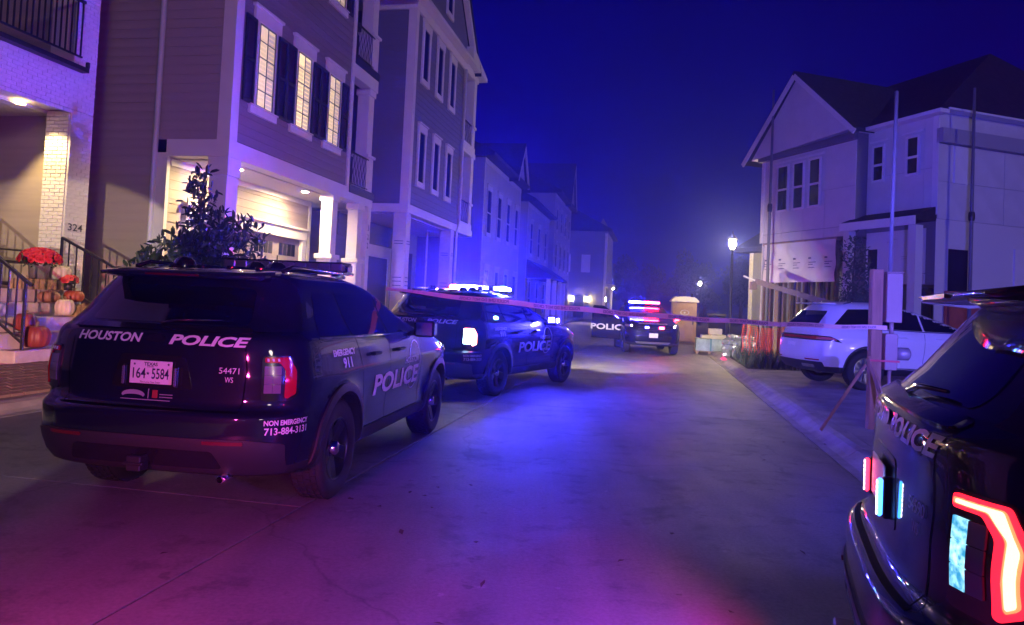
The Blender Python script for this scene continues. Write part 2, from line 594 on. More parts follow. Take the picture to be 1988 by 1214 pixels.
while z < 12:
    odd = rows % 2
    if z < 4.63:
        course(11.39, 11.91, z, odd, z > 1.9)
    elif z < 5.49:
        course(9.6, 11.91, z, odd, False)
        course(1.0, 9.6, z, 0, False)
    elif z < 8.3:
        course(11.36, 11.91, z, odd, z < 6.4)
        course(5.0, 7.6, z, odd, False)
    else:
        course(5.0, 11.91, z, odd, False)
    if 1.46 < z < 4.6:
        y = 0.03
        first = True
        while y < .46:
            L = .1 if (first and odd) else .2
            L = min(L, .5 - y)
            first = False
            if L < .06: break
            o = link('brick', rbr if L > .15 else rhalf, h1, (11.385 + random.uniform(-.004, .004), y + L / 2, z))
            o.scale.y = (L - .01) / (.19 if L > .15 else .09)
            y += L
    z += .068
    rows += 1
tag(rest.build('brick_field', M_BRICK, h1), kind='stuff')
# lintel of upright bricks over the porch, facing down the opening
for k in range(24):
    x = 9.3 + k * .0875
    boxo('lintel_brick', (x, .03, 4.655), (x + .078, .495, 4.681), M_BRICK, h1, bevel=.004)
# iron balcony
b = MB().box((7.4, -.16, 5.37), (11.55, .02, 5.45))
b.box((11.52, -.16, 5.45), (11.56, -.10, 5.56))
bal = b.build('balcony_rail', M_IRON, h1)
MB().box((7.4, -.13, 6.58), (11.42, -.08, 6.63)).build('top_rail', M_IRON, bal)
MB().box((7.4, -.12, 5.60), (11.42, -.09, 5.63)).build('bottom_rail', M_IRON, bal)
for k in range(24):
    x = 11.38 - k * .118
    boxo('baluster', (x - .011, -.117, 5.63), (x + .011, -.095, 6.58), M_IRON, bal)
w = MB().box((9.55, 2.44, 5.52), (11.0, 2.50, 8.1)).build('balcony_door', M_TRIM, h1)
for x in (9.66, 10.36):
    boxo('pane', (x, 2.425, 5.65), (x + .56, 2.438, 7.95), M_GLASSD, w)
# black house numbers
M_NUM = mat('number_black', (.01, .01, .012), .5)
flat_text('house_number', '324', .34, .13, M_NUM, frame((11.63, -.012, 2.58), (1, 0, 0), (0, 0, 1)), h1, bold=.01)
# porch lantern under the ceiling
lamp = MB().lathe([(.001, 4.594), (.07, 4.592), (.085, 4.59), (.085, 4.60)], 14, c=(10.72, .42, 0)).build('ceiling_lamp', glow('porch_lamp_glow', (1, .66, .28), 12), h1)
MB().prism([(-.5, 12), (8.4, 12), (8.4, 12.1), (4, 15), (-.5, 12.1)], 'x', .6, 12.3).build('roof', M_ROOF, h1)

# porch steps
st = empty('porch_steps', W(0, -10.3, 0), SROT, 'concrete porch steps lined with pumpkins in front of white brick house', 'steps')
for k, (zt, y1) in enumerate(((.575, -1.4), (.805, -1.1), (1.02, -.8), (1.235, -.5), (1.45, -.2))):
    ye = y1 + .33 if k < 4 else .02
    boxo('step', (9.1 + k * .004, y1, .3), (11.34 - k * .004, ye - .004, zt), M_STEP, st, bevel=.012)

def railing(name, x, y0, z0, y1, z1, h, label, n):
    root = empty(name, W(0, -10.3, 0), SROT, label, 'railing', 'porch stair railings')
    b = MB()
    b.bar((x, y0, z0 + h), (x, y1, z1 + h), .05, .04)
    b.bar((x, y1, z1 + h), (x, y1 - .10, z1 + h - .06), .05, .04)
    b.build('handrail', M_IRON, root)
    MB().bar((x, y0, z0 + .10), (x, y1, z1 + .10), .03, .03).build('bottom_rail', M_IRON, root)
    for k in range(n):
        t = k / (n - 1)
        y = y0 + (y1 - y0) * t
        zb = z0 + (z1 - z0) * t
        w_ = .034 if k in (0, n - 1) else .019
        MB().box((x - w_ / 2, y - w_ / 2, zb + (.0 if k in (0, n - 1) else .10)), (x + w_ / 2, y + w_ / 2, zb + h)).build('post' if k in (0, n - 1) else 'baluster', M_IRON, root)
    return root
railing('stair_railing', 11.30, -.06, 1.45, -1.9, .62, .92, 'black iron stair railing beside siding wall, right of the steps', 13)
railing('stair_railing', 9.25, -.05, 1.45, -1.36, .58, 1.0, 'black iron stair railing at the left edge of the photo', 10)
pr_ = empty('porch_railing', W(0, -10.3, 0), SROT, 'short black porch railing behind the bucket of red flowers', 'railing', 'porch stair railings')
MB().box((6.2, .32, 2.38), (11.38, .37, 2.42)).build('handrail', M_IRON, pr_)
for k in range(18):
    boxo('baluster', (11.30 - k * .125, .335, 1.452), (11.32 - k * .125, .355, 2.38), M_IRON, pr_)
pr_.location = W(0, -12.2, 0)

# ------------------------------------------------------------------ beige townhouse with shutters
h2 = empty('shuttered_townhouse', W(0, -8.4, 0), SROT, 'beige and taupe townhouse with lit shuttered windows and a lit garage', 'house')
b = MB()
b.box((13.36, .03, 4.572), (19.14, 10, 12.6))
b.box((19.142, 1.9, 4.30), (20.88, 10, 12.6))
b.box((13.36, 1.38, .3), (19.7, 10, 4.225))
b.box((19.7, 3.2, .3), (20.88, 10, 4.225))
b.build('wall', M_SIDE2, h2)
boards(h2, 'x', 13.36, 1.62, 6.6, .42, 4.55, M_SIDE)
boards(h2, 'x', 13.36, .26, 6.6, 4.58, 12.5, M_SIDE)
boards(h2, 'y', .03, 13.55, 19.02, 4.60, 12.5, M_SIDE2)
boards(h2, 'y', 1.38, 13.4, 19.66, 3.40, 4.2, M_SIDE)
boards(h2, 'y', 1.38, 19.48, 19.66, .45, 3.40, M_SIDE)
boards(h2, 'y', 1.38, 13.4, 13.9, .45, 3.40, M_SIDE)
boards(h2, 'y', 1.9, 19.2, 20.8, 4.6, 12.3, M_SIDE2)
boards(h2, 'y', 3.2, 19.75, 20.8, .45, 4.2, M_SIDE2)
# trim
boxo('corner_board', (13.29, -.02, 4.575), (13.56, .26, 12.5), M_TRIM, h2)
boxo('corner_board', (19.0, -.03, 4.575), (19.16, .028, 12.5), M_TRIM, h2)
boxo('beam', (13.28, -.03, 4.228), (20.93, .30, 4.572), M_TRIM, h2)
boxo('beam', (13.282, .302, 4.23), (13.6, 1.36, 4.57), M_TRIM, h2)
boxo('soffit_edge', (13.29, 1.362, 4.20), (13.38, 1.62, 4.30), M_TRIM, h2)
p = MB().box((13.32, 0, .4), (13.72, .40, 3.86)).box((13.29, -.03, 3.86), (13.75, .43, 4.226)).box((13.28, -.04, .4), (13.76, .44, 1.35))
p.build('corner_post', M_TRIM, h2, bevel=.008)
boxo('corner_board', (13.30, 1.34, .42), (13.40, 1.60, 4.226), M_TRIM, h2)
for k in range(8):
    boxo('soffit_plank', (13.61, .305 + k * .132, 4.205), (19.69, .305 + k * .132 + .125, 4.224), M_SOFFIT, h2)
boxo('soffit_plank', (19.70, .305, 4.20), (20.88, 3.2, 4.224), M_SOFFIT, h2)
boxo('frieze', (13.42, 1.315, 4.06), (19.69, 1.345, 4.2), M_TRIM, h2)
boxo('corner_board', (19.58, 1.31, .42), (19.72, 1.342, 4.06), M_TRIM, h2)
M_CAN = glow('recessed_lamp_glow', (1.0, .72, .36), 2000)
for x in (14.55, 17.65):
    l_ = MB().lathe([(.001, 4.196), (.075, 4.192), (.075, 4.204)], 16, c=(x, .50, 0)).build('recessed_lamp', M_CAN, h2)
    MB().lathe([(.078, 4.188), (.10, 4.19), (.10, 4.204), (.078, 4.204)], 16, c=(x, .50, 0)).build('lamp_ring', M_TRIM, l_)
# garage door
gd = MB().box((14.1, 1.40, .42), (19.2, 1.46, 3.04)).build('garage_door', M_DOOR, h2)
boxo('door_jamb', (13.93, 1.28, .42), (14.1, 1.5, 3.05), M_TRIM, gd)
boxo('door_jamb', (19.2, 1.28, .42), (19.44, 1.5, 3.05), M_TRIM, gd)
MB().box((13.93, 1.26, 3.06), (19.44, 1.375, 3.33)).box((13.86, 1.20, 3.332), (19.5, 1.36, 3.38)).build('door_header', M_TRIM, gd)
for k in range(4):
    x0 = 14.28 + k * 1.235
    for r in range(3):
        z0 = .50 + r * .655
        pn = MB().box((x0, 1.385, z0), (x0 + 1.10, 1.402, z0 + .58)).box((x0 + .09, 1.372, z0 + .09), (x0 + 1.01, 1.386, z0 + .49))
        pn.build('door_panel', M_DOOR, gd, bevel=.006)
    MB().box((x0, 1.385, 2.48), (x0 + 1.10, 1.402, 3.0)).build('door_panel', M_DOOR, gd, bevel=.006)
    for q in range(4):
        boxo('door_pane', (x0 + .10 + q * .228, 1.376, 2.58), (x0 + .10 + q * .228 + .205, 1.386, 2.90), M_GLASSD, gd)
# windows
M_LITS = [glow('lit_room_glow', (1.0, .74, .36), .62), glow('lit_room_glow_mid', (1.0, .72, .34), .48), glow('lit_room_glow_low', (1.0, .76, .42), .36)]
M_BLINDL = glow('glowing_blind', (1.0, .76, .38), .33, (.6, .5, .3))  # both blinds glow by themselves, imitating room light behind the slats
M_BLINDD = glow('dim_glowing_blind', (1.0, .70, .42), .17, (.6, .55, .45))
M_MUNT = mat('window_muntin', (.05, .045, .05), .5)
def lit_window(root, x0, z0, wd, ht, lit=True):
    c = MB()
    c.box((x0 - .09, -.035, z0 - .02), (x0, .02, z0 + ht + .02)).box((x0 + wd, -.035, z0 - .02), (x0 + wd + .09, .02, z0 + ht + .02))
    wdw = c.build('window', M_TRIM, root)
    MB().box((x0 - .22, -.05, z0 + ht + .02), (x0 + wd + .22, .02, z0 + ht + .30)).box((x0 - .27, -.085, z0 + ht + .30), (x0 + wd + .27, .02, z0 + ht + .36)).build('head_trim', M_TRIM, wdw)
    MB().box((x0 - .24, -.05, z0 - .20), (x0 + wd + .20, .02, z0 - .05)).box((x0 - .27, -.08, z0 - .05), (x0 + wd + .22, .02, z0 - .02)).build('sill', M_TRIM, wdw)
    if lit:
        boxo('lit_room', (x0, -.002, z0), (x0 + wd, .02, z0 + ht), M_LITS[int(x0) % 3], wdw)
        for hx in (0, 1):
            a = x0 + .03 + hx * (wd / 2)
            for k in range(17):
                zz = z0 + .05 + k * (ht - .1) / 17
                if hx == 0 and k > 14: continue
                sl = MB().prism([(-.008, zz), (-.024, zz + .062), (-.018, zz + .066), (-.004, zz + .006)], 'x', a, a + wd / 2 - .055)
                sl.build('blind_slat', M_BLINDL if hx == 0 else M_BLINDD, wdw)
        gl = mat('clear_pane', (.9, .9, .9), .03, alpha=.10)
    else:
        boxo('room', (x0, -.002, z0), (x0 + wd, .012, z0 + ht), M_GLASSD, wdw)
    b = MB()
    for hx in (0, .5, 1):
        xx = x0 + hx * wd
        b.box((xx - .012, -.040, z0), (xx + .012, -.028, z0 + ht))
    for k in range(6):
        zz = z0 + k * ht / 5
        b.box((x0, -.0405, zz - .010), (x0 + wd, -.0285, zz + .010))
    b.build('muntin', M_MUNT, wdw)
    return wdw
def shutter(root, x0, z0, wd, ht):
    b = MB().box((x0, -.05, z0), (x0 + .05, -.012, z0 + ht)).box((x0 + wd - .05, -.05, z0), (x0 + wd, -.012, z0 + ht))
    for zz in (z0, z0 + ht / 2 - .03, z0 + ht - .07):
        b.box((x0 + .05, -.05, zz), (x0 + wd - .05, -.012, zz + .07))
    k = z0 + .08
    while k < z0 + ht - .08:
        b.prism([(-.046, k), (-.02, k + .03), (-.014, k + .03), (-.04, k)], 'x', x0 + .05, x0 + wd - .05)
        k += .036
    b.build('shutter', M_SHUT, root)
for fz in (5.5, 9.22):
    for x in (14.18, 15.91, 17.63):
        lit_window(h2, x, fz, .65, 1.74)
    for x in (13.62, 14.97, 15.385, 16.70, 17.115, 18.40):
        shutter(h2, x + .02, fz - .03, .40, 1.80)
# balcony bay at the right end
def iron_panel(parent, x0, x1, y, z0, z1, nb_):
    r = MB().box((x0, y - .02, z1 - .04), (x1, y + .02, z1)).build('balcony_rail', M_IRON, parent)
    MB().box((x0, y - .015, z0), (x1, y + .015, z0 + .03)).build('bottom_rail', M_IRON, r)
    for k in range(nb_):
        x = x0 + (k + .5) * (x1 - x0) / nb_
        sg = -1 if k % 2 else 1
        pts = []
        for q in range(13):
            t = q / 12
            pts.append((x + sg * .035 * math.sin(t * PI * 4) * (1 - abs(2 * t - 1) * .5), y, z0 + .03 + t * (z1 - z0 - .07)))
        MB().tube(pts, .009, 5, caps=False).build('baluster', M_IRON, r)
for fz in (4.44, 8.05):
    boxo('balcony_floor', (19.165, -.05, fz), (20.95, 1.89, fz + .22), M_SHUT, h2)
    iron_panel(h2, 19.2, 20.5, -.01, fz + .26, fz + 1.16, 12)
    c = MB().box((20.36, -.02, fz + .222), (20.86, .42, fz + 1.22)).box((20.32, -.07, fz + 1.22), (20.92, .46, fz + 1.30))
    c.box((20.40, .02, fz + 1.30), (20.80, .38, fz + 3.05)).box((20.36, -.02, fz + 3.05), (20.84, .42, fz + 3.24))
    c.build('balcony_column', M_TRIM, h2, bevel=.01)
    boxo('beam', (19.162, -.03, fz + 3.242), (20.93, .30, fz + 3.60), M_TRIM, h2)
    MB().box((19.4, 1.86, fz + .24), (20.4, 1.895, fz + 2.4)).build('balcony_door', M_GLASSD, h2)
for x in (18.14, 19.86):
    c = MB().box((x + .02, -.04, 1.9), (x + .34, .28, 4.05)).box((x - .02, -.08, 4.05), (x + .38, .32, 4.226))
    c.box((x - .02, -.08, .42), (x + .38, .32, 2.52)).box((x - .07, -.13, 2.52), (x + .43, .37, 2.64))
    c.build('porch_column', M_TRIM, h2, bevel=.008)
for k, ch in enumerate('322'):
    flat_text('house_number', ch, .10, .16, M_NUM, frame((20.72, -.034, 3.95 - k * .26 - .35), (1, 0, 0), (0, 0, 1)), h2, bold=.01)
boxo('corner_board', (20.60, -.03, .42), (20.86, .29, 4.226), M_TRIM, h2)
# downspout down the side wall
MB().tube([(13.29, 1.62, 12), (13.29, 1.62, 1.6), (13.28, 1.62, .6)], .055, 8).build('downspout', M_TRIM, h2)
MB().prism([(-.6, 12.5), (-.6, 12.72), (5, 16), (10.6, 12.72), (10.6, 12.5)], 'x', 12.9, 21.2).build('roof', M_ROOF, h2)

# ------------------------------------------------------------------ grey house with white trim
h3 = empty('grey_gabled_house', W(0, -7.6, 0), SROT, 'tall grey house with white trim, dark windows and front gable', 'house')
b = MB().box((21.88, .03, 4.5), (27.98, 9, 10.9)).box((28, 1.8, 4.5), (30, 9, 10.9)).box((21.88, 2.3, .3), (30, 9, 4.24))
b.build('wall', M_GREY, h3)
boards(h3, 'x', 21.88, .2, 3.2, 4.55, 10.8, M_GREY)
boards(h3, 'y', .03, 22.02, 27.9, 4.55, 10.8, M_GREY)
boards(h3, 'y', 2.3, 21.95, 29.9, 3.5, 4.22, M_GREY)
boards(h3, 'y', 1.8, 28.05, 30, 4.6, 10.8, M_GREY)
boxo('corner_board', (21.82, -.03, 4.505), (22.06, .24, 10.9), M_TRIM, h3)
boxo('corner_board', (27.82, -.03, 4.505), (27.99, .028, 10.9), M_TRIM, h3)
boxo('beam', (21.80, -.04, 4.235), (30.1, .28, 4.5), M_TRIM, h3)
boxo('beam', (21.802, .282, 4.237), (22.05, 2.3, 4.498), M_TRIM, h3)
for k in range(10):
    boxo('soffit_plank', (22.06, .29 + k * .2, 4.205), (29.9, .29 + k * .2 + .185, 4.232), M_SOFFIT, h3)
boxo('frieze', (21.80, -.05, 10.62), (29.0, .026, 11.0), M_TRIM, h3)
boxo('frieze', (21.80, .03, 10.62), (21.878, 9, 11.0), M_TRIM, h3)
def cased_window(root, x0, z0, wd, ht, m=M_GLASSD, c=.13, y=0.0, munt=False, name='window', mt=None):
    b = MB().box((x0 - c, y - .05, z0), (x0, y + .01, z0 + ht)).box((x0 + wd, y - .05, z0), (x0 + wd + c, y + .01, z0 + ht))
    b.box((x0 - c - .02, y - .06, z0 + ht), (x0 + wd + c + .02, y + .01, z0 + ht + .24)).box((x0 - c - .05, y - .10, z0 + ht + .24), (x0 + wd + c + .05, y + .01, z0 + ht + .29))
    b.box((x0 - c, y - .06, z0 - .18), (x0 + wd + c, y + .01, z0))
    w_ = b.build(name, mt or M_TRIM, root)
    boxo('pane', (x0, y - .02, z0), (x0 + wd, y + .005, z0 + ht), m, w_)
    if munt:
        boxo('meeting_rail', (x0, y - .035, z0 + ht * .46), (x0 + wd, y - .021, z0 + ht * .46 + .06), mt or M_TRIM, w_)
    return w_
for z0, hh in ((8.68, 1.62), (5.35, 1.60)):
    for x in (22.66, 24.27, 25.88):
        cased_window(h3, x, z0, .56, hh)
# gable and roof
MB().add([(21.9, 0, 11.0), (28.9, 0, 11.0), (25.4, 0, 14.6), (21.9, 9, 11), (28.9, 9, 11), (25.4, 9, 14.6)], [(0, 1, 2), (3, 5, 4), (0, 3, 4, 1), (0, 2, 5, 3), (1, 4, 5, 2)]).build('gable', M_GREY, h3)
for sx in (-1, 1):
    MB().bar((25.4 + sx * 3.75, -.14, 11.02), (25.4 + sx * .02, -.14, 14.86), .20, .34).build('rake_board', M_TRIM, h3)
    a = [(25.4, 14.9), (25.4, 15.05), (25.4 + sx * 4.0, 10.98), (25.4 + sx * 4.0, 10.83)]
    MB().prism(a, 'y', -.30, 9.4).build('roof', M_ROOF, h3)
boxo('eave', (21.5, -.35, 10.90), (28.0, .03, 11.02), M_TRIM, h3)
MB().prism([(28.0, 10.98), (30.5, 10.90), (30.5, 11.05), (28.0, 11.6)], 'y', -.3, 9).build('eave', M_TRIM, h3)
cased_window(h3, 25.1, 11.9, .6, 1.1, y=-.002)
# bay with balconies, right end
for fz in (4.51, 7.72):
    boxo('balcony_floor', (28.0, -.02, fz), (30.0, 1.79, fz + .22), M_TRIM, h3)
    c = MB().box((29.55, 0, fz + .222), (29.95, .36, fz + 3.0)).box((29.5, -.05, fz + 1.0), (30.0, .40, fz + 1.1))
    c.build('balcony_column', M_TRIM, h3)
    iron_panel(h3, 28.05, 29.55, .05, fz + .26, fz + 1.1, 8)
    boxo('beam', (28.0, -.03, fz + 2.99), (30.1, .28, fz + 3.2), M_TRIM, h3)
MB().tube([(27.75, -.10, 10.6), (27.75, -.10, 4.6), (27.6, -.06, 4.2), (27.6, -.06, .6)], .045, 7).build('downspout', M_TRIM, h3)
# ground floor: paper-wrapped posts, garage
def wrap_mat():
    m = mat('house_wrap', (.62, .59, .53), .42)
    nt = m.node_tree; b = nt.nodes['Principled BSDF']
    tc = nt.nodes.new('ShaderNodeTexCoord')
    n1 = nt.nodes.new('ShaderNodeTexNoise'); n1.inputs['Scale'].default_value = 1.4; n1.inputs['Detail'].default_value = 3; n1.inputs['Distortion'].default_value = 1.2
    bp = nt.nodes.new('ShaderNodeBump'); bp.inputs['Strength'].default_value = .7; bp.inputs['Distance'].default_value = .12
    nt.links.new(tc.outputs['Object'], n1.inputs['Vector']); nt.links.new(n1.outputs['Fac'], bp.inputs['Height']); nt.links.new(bp.outputs['Normal'], b.inputs['Normal'])
    return m
M_WRAP = wrap_mat()
M_PRINT = mat('wrap_print', (.09, .09, .12), .6)
for x, top in ((21.86, 4.23), (27.0, 4.23)):
    c = MB()
    pts = []
    for k in range(9):
        t = k / 8
        e = .02 * math.sin(k * 2.3) + (.06 * max(0, t - .75))
        pts.append((x - e, x + .42 + e * .7, .4 + t * (top - .4)))
    for k in range(8):
        (a0, a1, z0), (b0, b1, z1) = pts[k], pts[k + 1]
        c.add([(a0, .0, z0), (a1, .0, z0), (a1, .42, z0), (a0, .42, z0), (b0, 0, z1), (b1, 0, z1), (b1, .42, z1), (b0, .42, z1)],
              [(0, 1, 5, 4), (1, 2, 6, 5), (2, 3, 7, 6), (3, 0, 4, 7)])
    pc = c.build('wrapped_post', M_WRAP, h3)
    for zz in (1.95, 2.08, 2.2, 3.25, 3.33):
        boxo('wrap_print', (x + .04, -.035, zz), (x + .34, -.030, zz + .025), M_PRINT, pc)
        boxo('wrap_print', (x - .042, .06, zz), (x - .037, .34, zz + .025), M_PRINT, pc)
gd3 = MB().box((22.9, 2.25, .4), (26.4, 2.29, 3.0)).build('garage_door', mat('grey_garage_door', (.10, .10, .11), .5), h3)
MB().box((22.65, 2.2, .4), (22.9, 2.295, 3.0)).box((26.4, 2.2, .4), (26.65, 2.295, 3.0)).box((22.65, 2.2, 3.0), (26.65, 2.295, 3.42)).build('door_casing', M_TRIM, gd3)
boxo('door_opening', (27.9, 2.22, .4), (29.2, 2.29, 3.4), M_GLASSD, h3)
MB().tube([(27.25, 1.0, .4), (27.25, 1.0, 4.2)], .04, 6).build('shoring_pipe', M_TRIM, h3)
# ------------------------------------------------------------------ further houses down the left side
M_FTRIM = mat('far_dimmed_trim', (.30, .30, .31), .6)  # white trim darkened to imitate dim light on the far row
def far_house(name, s0, s1, off, depth, eave, label, mwall, gables=(), rows=((1.2, 1.5), (4.3, 1.6)), ncol=3, ridge=2.6, lean=None):
    root = empty(name, W(0, off, 0), SROT, label, 'house', 'houses along the far left side')
    MB().box((s0, 0, .3), (s1, depth, eave)).build('wall', mwall, root)
    boxo('frieze', (s0 - .03, -.03, eave - .3), (s1 + .03, -.002, eave), M_FTRIM, root)
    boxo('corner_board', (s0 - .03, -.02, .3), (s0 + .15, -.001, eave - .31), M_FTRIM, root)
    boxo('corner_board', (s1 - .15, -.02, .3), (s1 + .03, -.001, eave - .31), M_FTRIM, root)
    MB().prism([(-.5, eave - .05), (-.5, eave + .12), (depth / 2, eave + ridge), (depth + .5, eave + .12), (depth + .5, eave - .05)], 'x', s0 - .35, s1 + .35).build('roof', M_ROOF, root)
    for gc, gw, gh in gables:
        MB().prism([(gc - gw / 2, eave - .001), (gc + gw / 2, eave - .001), (gc, eave + gh)], 'y', -.28, depth / 2).build('gable', mwall, root)
        for sx in (-1, 1):
            MB().prism([(gc, eave + gh), (gc, eave + gh + .16), (gc + sx * (gw / 2 + .4), eave - .06), (gc + sx * (gw / 2 + .4), eave - .22)], 'y', -.5, depth / 2 + .2).build('gable_roof', M_ROOF, root)
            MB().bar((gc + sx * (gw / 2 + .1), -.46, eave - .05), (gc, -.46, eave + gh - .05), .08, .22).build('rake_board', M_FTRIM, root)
    wdt = (s1 - s0) / ncol
    for z0, hh in rows:
        for k in range(ncol):
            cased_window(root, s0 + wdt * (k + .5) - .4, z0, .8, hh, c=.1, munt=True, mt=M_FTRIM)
    return root
far_house('far_house', 31.6, 40.6, -7.5, 9, 8.0, 'pale house with a single front gable, next beyond the grey house', M_PALE, ((38.9, 3.0, 2.0),), ncol=4, rows=((1.0, 2.0), (4.7, 1.9)))
L5 = far_house('far_house', 42.6, 51.5, -7.4, 9, 7.6, 'pale house with a low lean-to porch roof behind the flashing light bar', M_PALE, (), ncol=3, rows=((1.0, 1.9), (4.6, 1.8)))
MB().prism([(-1.5, 3.1), (-1.5, 3.25), (.0, 4.2), (0, 3.1)], 'x', 43, 51).build('porch_roof', M_ROOF, L5)
for x in (43.3, 46, 48.6, 50.7):
    boxo('porch_post', (x, -1.4, .3), (x + .22, -1.18, 3.1), M_TRIM, L5)
far_house('far_house', 53.6, 64.0, -7.3, 9, 9.8, 'tallest pale far house with a steep gable at its far end', M_PALE, ((62.0, 4.2, 3.6),), ncol=4, rows=((1.0, 2.0), (4.4, 1.7), (7.2, 1.5)))

# last house: its end wall faces the viewer, lanterns by the door
h6 = empty('end_house', W(0, -4.8, 0), SROT, 'pale end house with lit wall lanterns, where the street closes', 'house')
MB().box((75, 0, .3), (86, 9, 9.3)).build('wall', M_PALE, h6)
MB().prism([(-.5, 9.2), (-.5, 9.4), (4.5, 12), (9.5, 9.4), (9.5, 9.2)], 'x', 74.6, 86.4).build('roof', M_ROOF, h6)
boxo('corner_board', (74.96, -.04, .3), (75.2, .2, 9.0), M_TRIM, h6)
for y, z0, hh in ((1.6, 5.0, 1.8), (3.6, 5.0, 1.8)):
    b = boxo('window', (74.95, y, z0), (74.998, y + .9, z0 + hh), M_TRIM, h6)
    boxo('pane', (74.93, y + .1, z0 + .1), (74.948, y + .8, z0 + hh - .1), M_GLASSD, b)
d_ = boxo('entry_door', (74.95, 2.1, .4), (74.998, 3.1, 2.7), M_GLASSD, h6)
MB().prism([(-.2, 9.3), (.5, 10.6), (1.2, 9.3)], 'x', 75.5, 79).build('dormer', M_PALE, h6)
M_LANT = glow('wall_lantern_glow', (1, .74, .40), 150)
for y in (1.82, 3.3):
    l_ = MB().box((74.72, y - .09, 2.1), (74.90, y + .09, 2.5)).build('wall_lantern', M_LANT, h6)
    MB().box((74.70, y - .11, 2.5), (74.95, y + .11, 2.56)).box((74.70, y - .11, 2.04), (74.95, y + .11, 2.1)).build('lantern_cap', M_IRON, l_)
boxo('porch_post', (74.2, -.6, .3), (74.5, -.3, 3.6), M_TRIM, h6)
boxo('porch_post', (77.4, -.6, .3), (77.7, -.3, 3.6), M_TRIM, h6)
MB().box((74.0, -.8, 3.6), (79, -.001, 3.9)).build('porch_roof', M_TRIM, h6)
MB().box((75.8, -.06, 2.2), (75.95, -.01, 2.55)).build('wall_lantern', M_LANT, h6)

# ------------------------------------------------------------------ house under construction at right
HR = empty('unfinished_house', (11.4, 20, 0), math.atan2(-.946, .3243), 'two-storey house under construction, pale sheathing and house wrap, at right', 'house')
M_SHEATH = mat('pale_sheathing', (.62, .60, .58), .6, var=.1, vscale=1.5)
M_WRAPT = mat('wrap_plain', (.66, .64, .60), .45, bump=.25, bscale=2.5)
b = MB()
b.box((-6.8, -.4, 4.08), (-2.45, 8, 7.28))
b.box((-2.452, .0, 2.6), (0, 8, 7.30))
b.box((-2.452, 1.2, .2), (0, 8, 2.59))
b.box((-3.2, .2, .2), (-2.46, 8, 4.07))
b.build('wall', mat('sheathing_core', (.20, .19, .18), .8), HR)
# sheathing panels, seams left open
for x0, x1 in ((-6.77, -5.76), (-5.748, -4.74), (-4.728, -3.74), (-3.728, -2.47)):
    for z0, z1 in ((4.10, 4.385), (4.40, 5.60), (5.612, 7.1)):
        boxo('sheathing_panel', (x0, -.425 + random.uniform(-.003, .003), z0), (x1, -.402, z1), M_SHEATH, HR)
for x0, x1 in ((-2.42, -1.462), (-1.45, -.42), (-.408, .02)):
    for z0, z1 in ((4.6, 5.80), (5.812, 7.2)):
        boxo('sheathing_panel', (x0, -.022 + random.uniform(-.003, .003), z0), (x1, -.002, z1), M_SHEATH, HR)
for k in range(3):
    boxo('sheathing_panel', (.002, .03 + k * 1.22, 4.4), (.022, .03 + k * 1.22 + 1.205, 5.42), M_SHEATH, HR)
    boxo('sheathing_panel', (.002, .03 + k * 1.22, 5.432), (.022, .03 + k * 1.22 + 1.205, 6.45), M_SHEATH, HR)
boxo('sheathing_panel', (.002, -.02, 6.86), (.03, 8, 7.3), M_SHEATH, HR)
boxo('soffit_band', (.001, -.05, 6.46), (.20, 8, 6.85), mat('band_grey', (.34, .33, .34), .7), HR)
boxo('corner_board', (-.12, -.05, 4.5), (.06, -.024, 7.2), M_TRIM, HR)
boxo('corner_board', (-6.86, -.45, 4.1), (-6.70, -.426, 7.1), M_TRIM, HR)
# gable over the left part and roofs
MB().prism([(-7.25, 7.10), (-2.45, 7.32), (-4.92, 9.55)], 'y', -.62, 5).build('gable', M_SHEATH, HR)
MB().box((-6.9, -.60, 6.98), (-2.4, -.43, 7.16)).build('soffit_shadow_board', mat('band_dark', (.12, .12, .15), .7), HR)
for sx, ex, ez in ((-1, -7.55, 6.98), (1, -2.2, 7.16)):
    MB().prism([(-4.92, 9.56), (-4.92, 9.72), (ex, ez + .12), (ex, ez)], 'y', -.80, 6).build('roof', M_ROOF, HR)
    MB().bar((ex, -.78, ez - .02), (-4.92, -.78, 9.55), .05, .16).build('rake_board', M_TRIM, HR)
MB().add([(-2.6, -.35, 7.30), (.35, -.35, 7.30), (.35, 9, 7.30), (-6.8, 9, 7.3), (-6.8, 4.6, 10.3), (-2.2, 4.6, 10.3), (-6.8, 2.5, 8.9)], [(0, 1, 5, 4, 6), (1, 2, 5), (2, 3, 4, 5)]).build('roof', M_ROOF, HR)
boxo('eave', (-2.5, -.36, 7.2), (.36, -.02, 7.298), M_TRIM, HR)
boxo('eave', (.025, -.02, 7.302), (.36, 8, 7.36), M_TRIM, HR)
def r_window(x0, x1, z0, z1, y, name='window'):
    fr = MB().box((x0, y - .06, z0), (x0 + .06, y, z1)).box((x1 - .06, y - .06, z0), (x1, y, z1)).box((x0 + .06, y - .06, z0), (x1 - .06, y, z0 + .06)).box((x0 + .06, y - .06, z1 - .06), (x1 - .06, y, z1))
    w_ = fr.build(name, M_TRIM, HR)
    m_ = (z0 + z1) / 2 - .08
    boxo('pane', (x0 + .06, y - .025, z0 + .06), (x1 - .06, y - .002, m_), M_GLASSD, w_)
    boxo('meeting_rail', (x0 + .06, y - .05, m_ + .001), (x1 - .06, y - .002, m_ + .07), M_TRIM, w_)
    boxo('pane', (x0 + .06, y - .03, m_ + .072), (x1 - .06, y - .002, z1 - .06), M_GLASSD, w_)
    return w_
for t1, t0 in ((6.02, 5.42), (5.22, 4.66), (4.46, 3.90)):
    r_window(-t1, -t0, 5.12, 6.72, -.425)
boxo('head_trim', (-6.1, -.47, 6.80), (-3.80, -.426, 6.86), M_TRIM, HR)
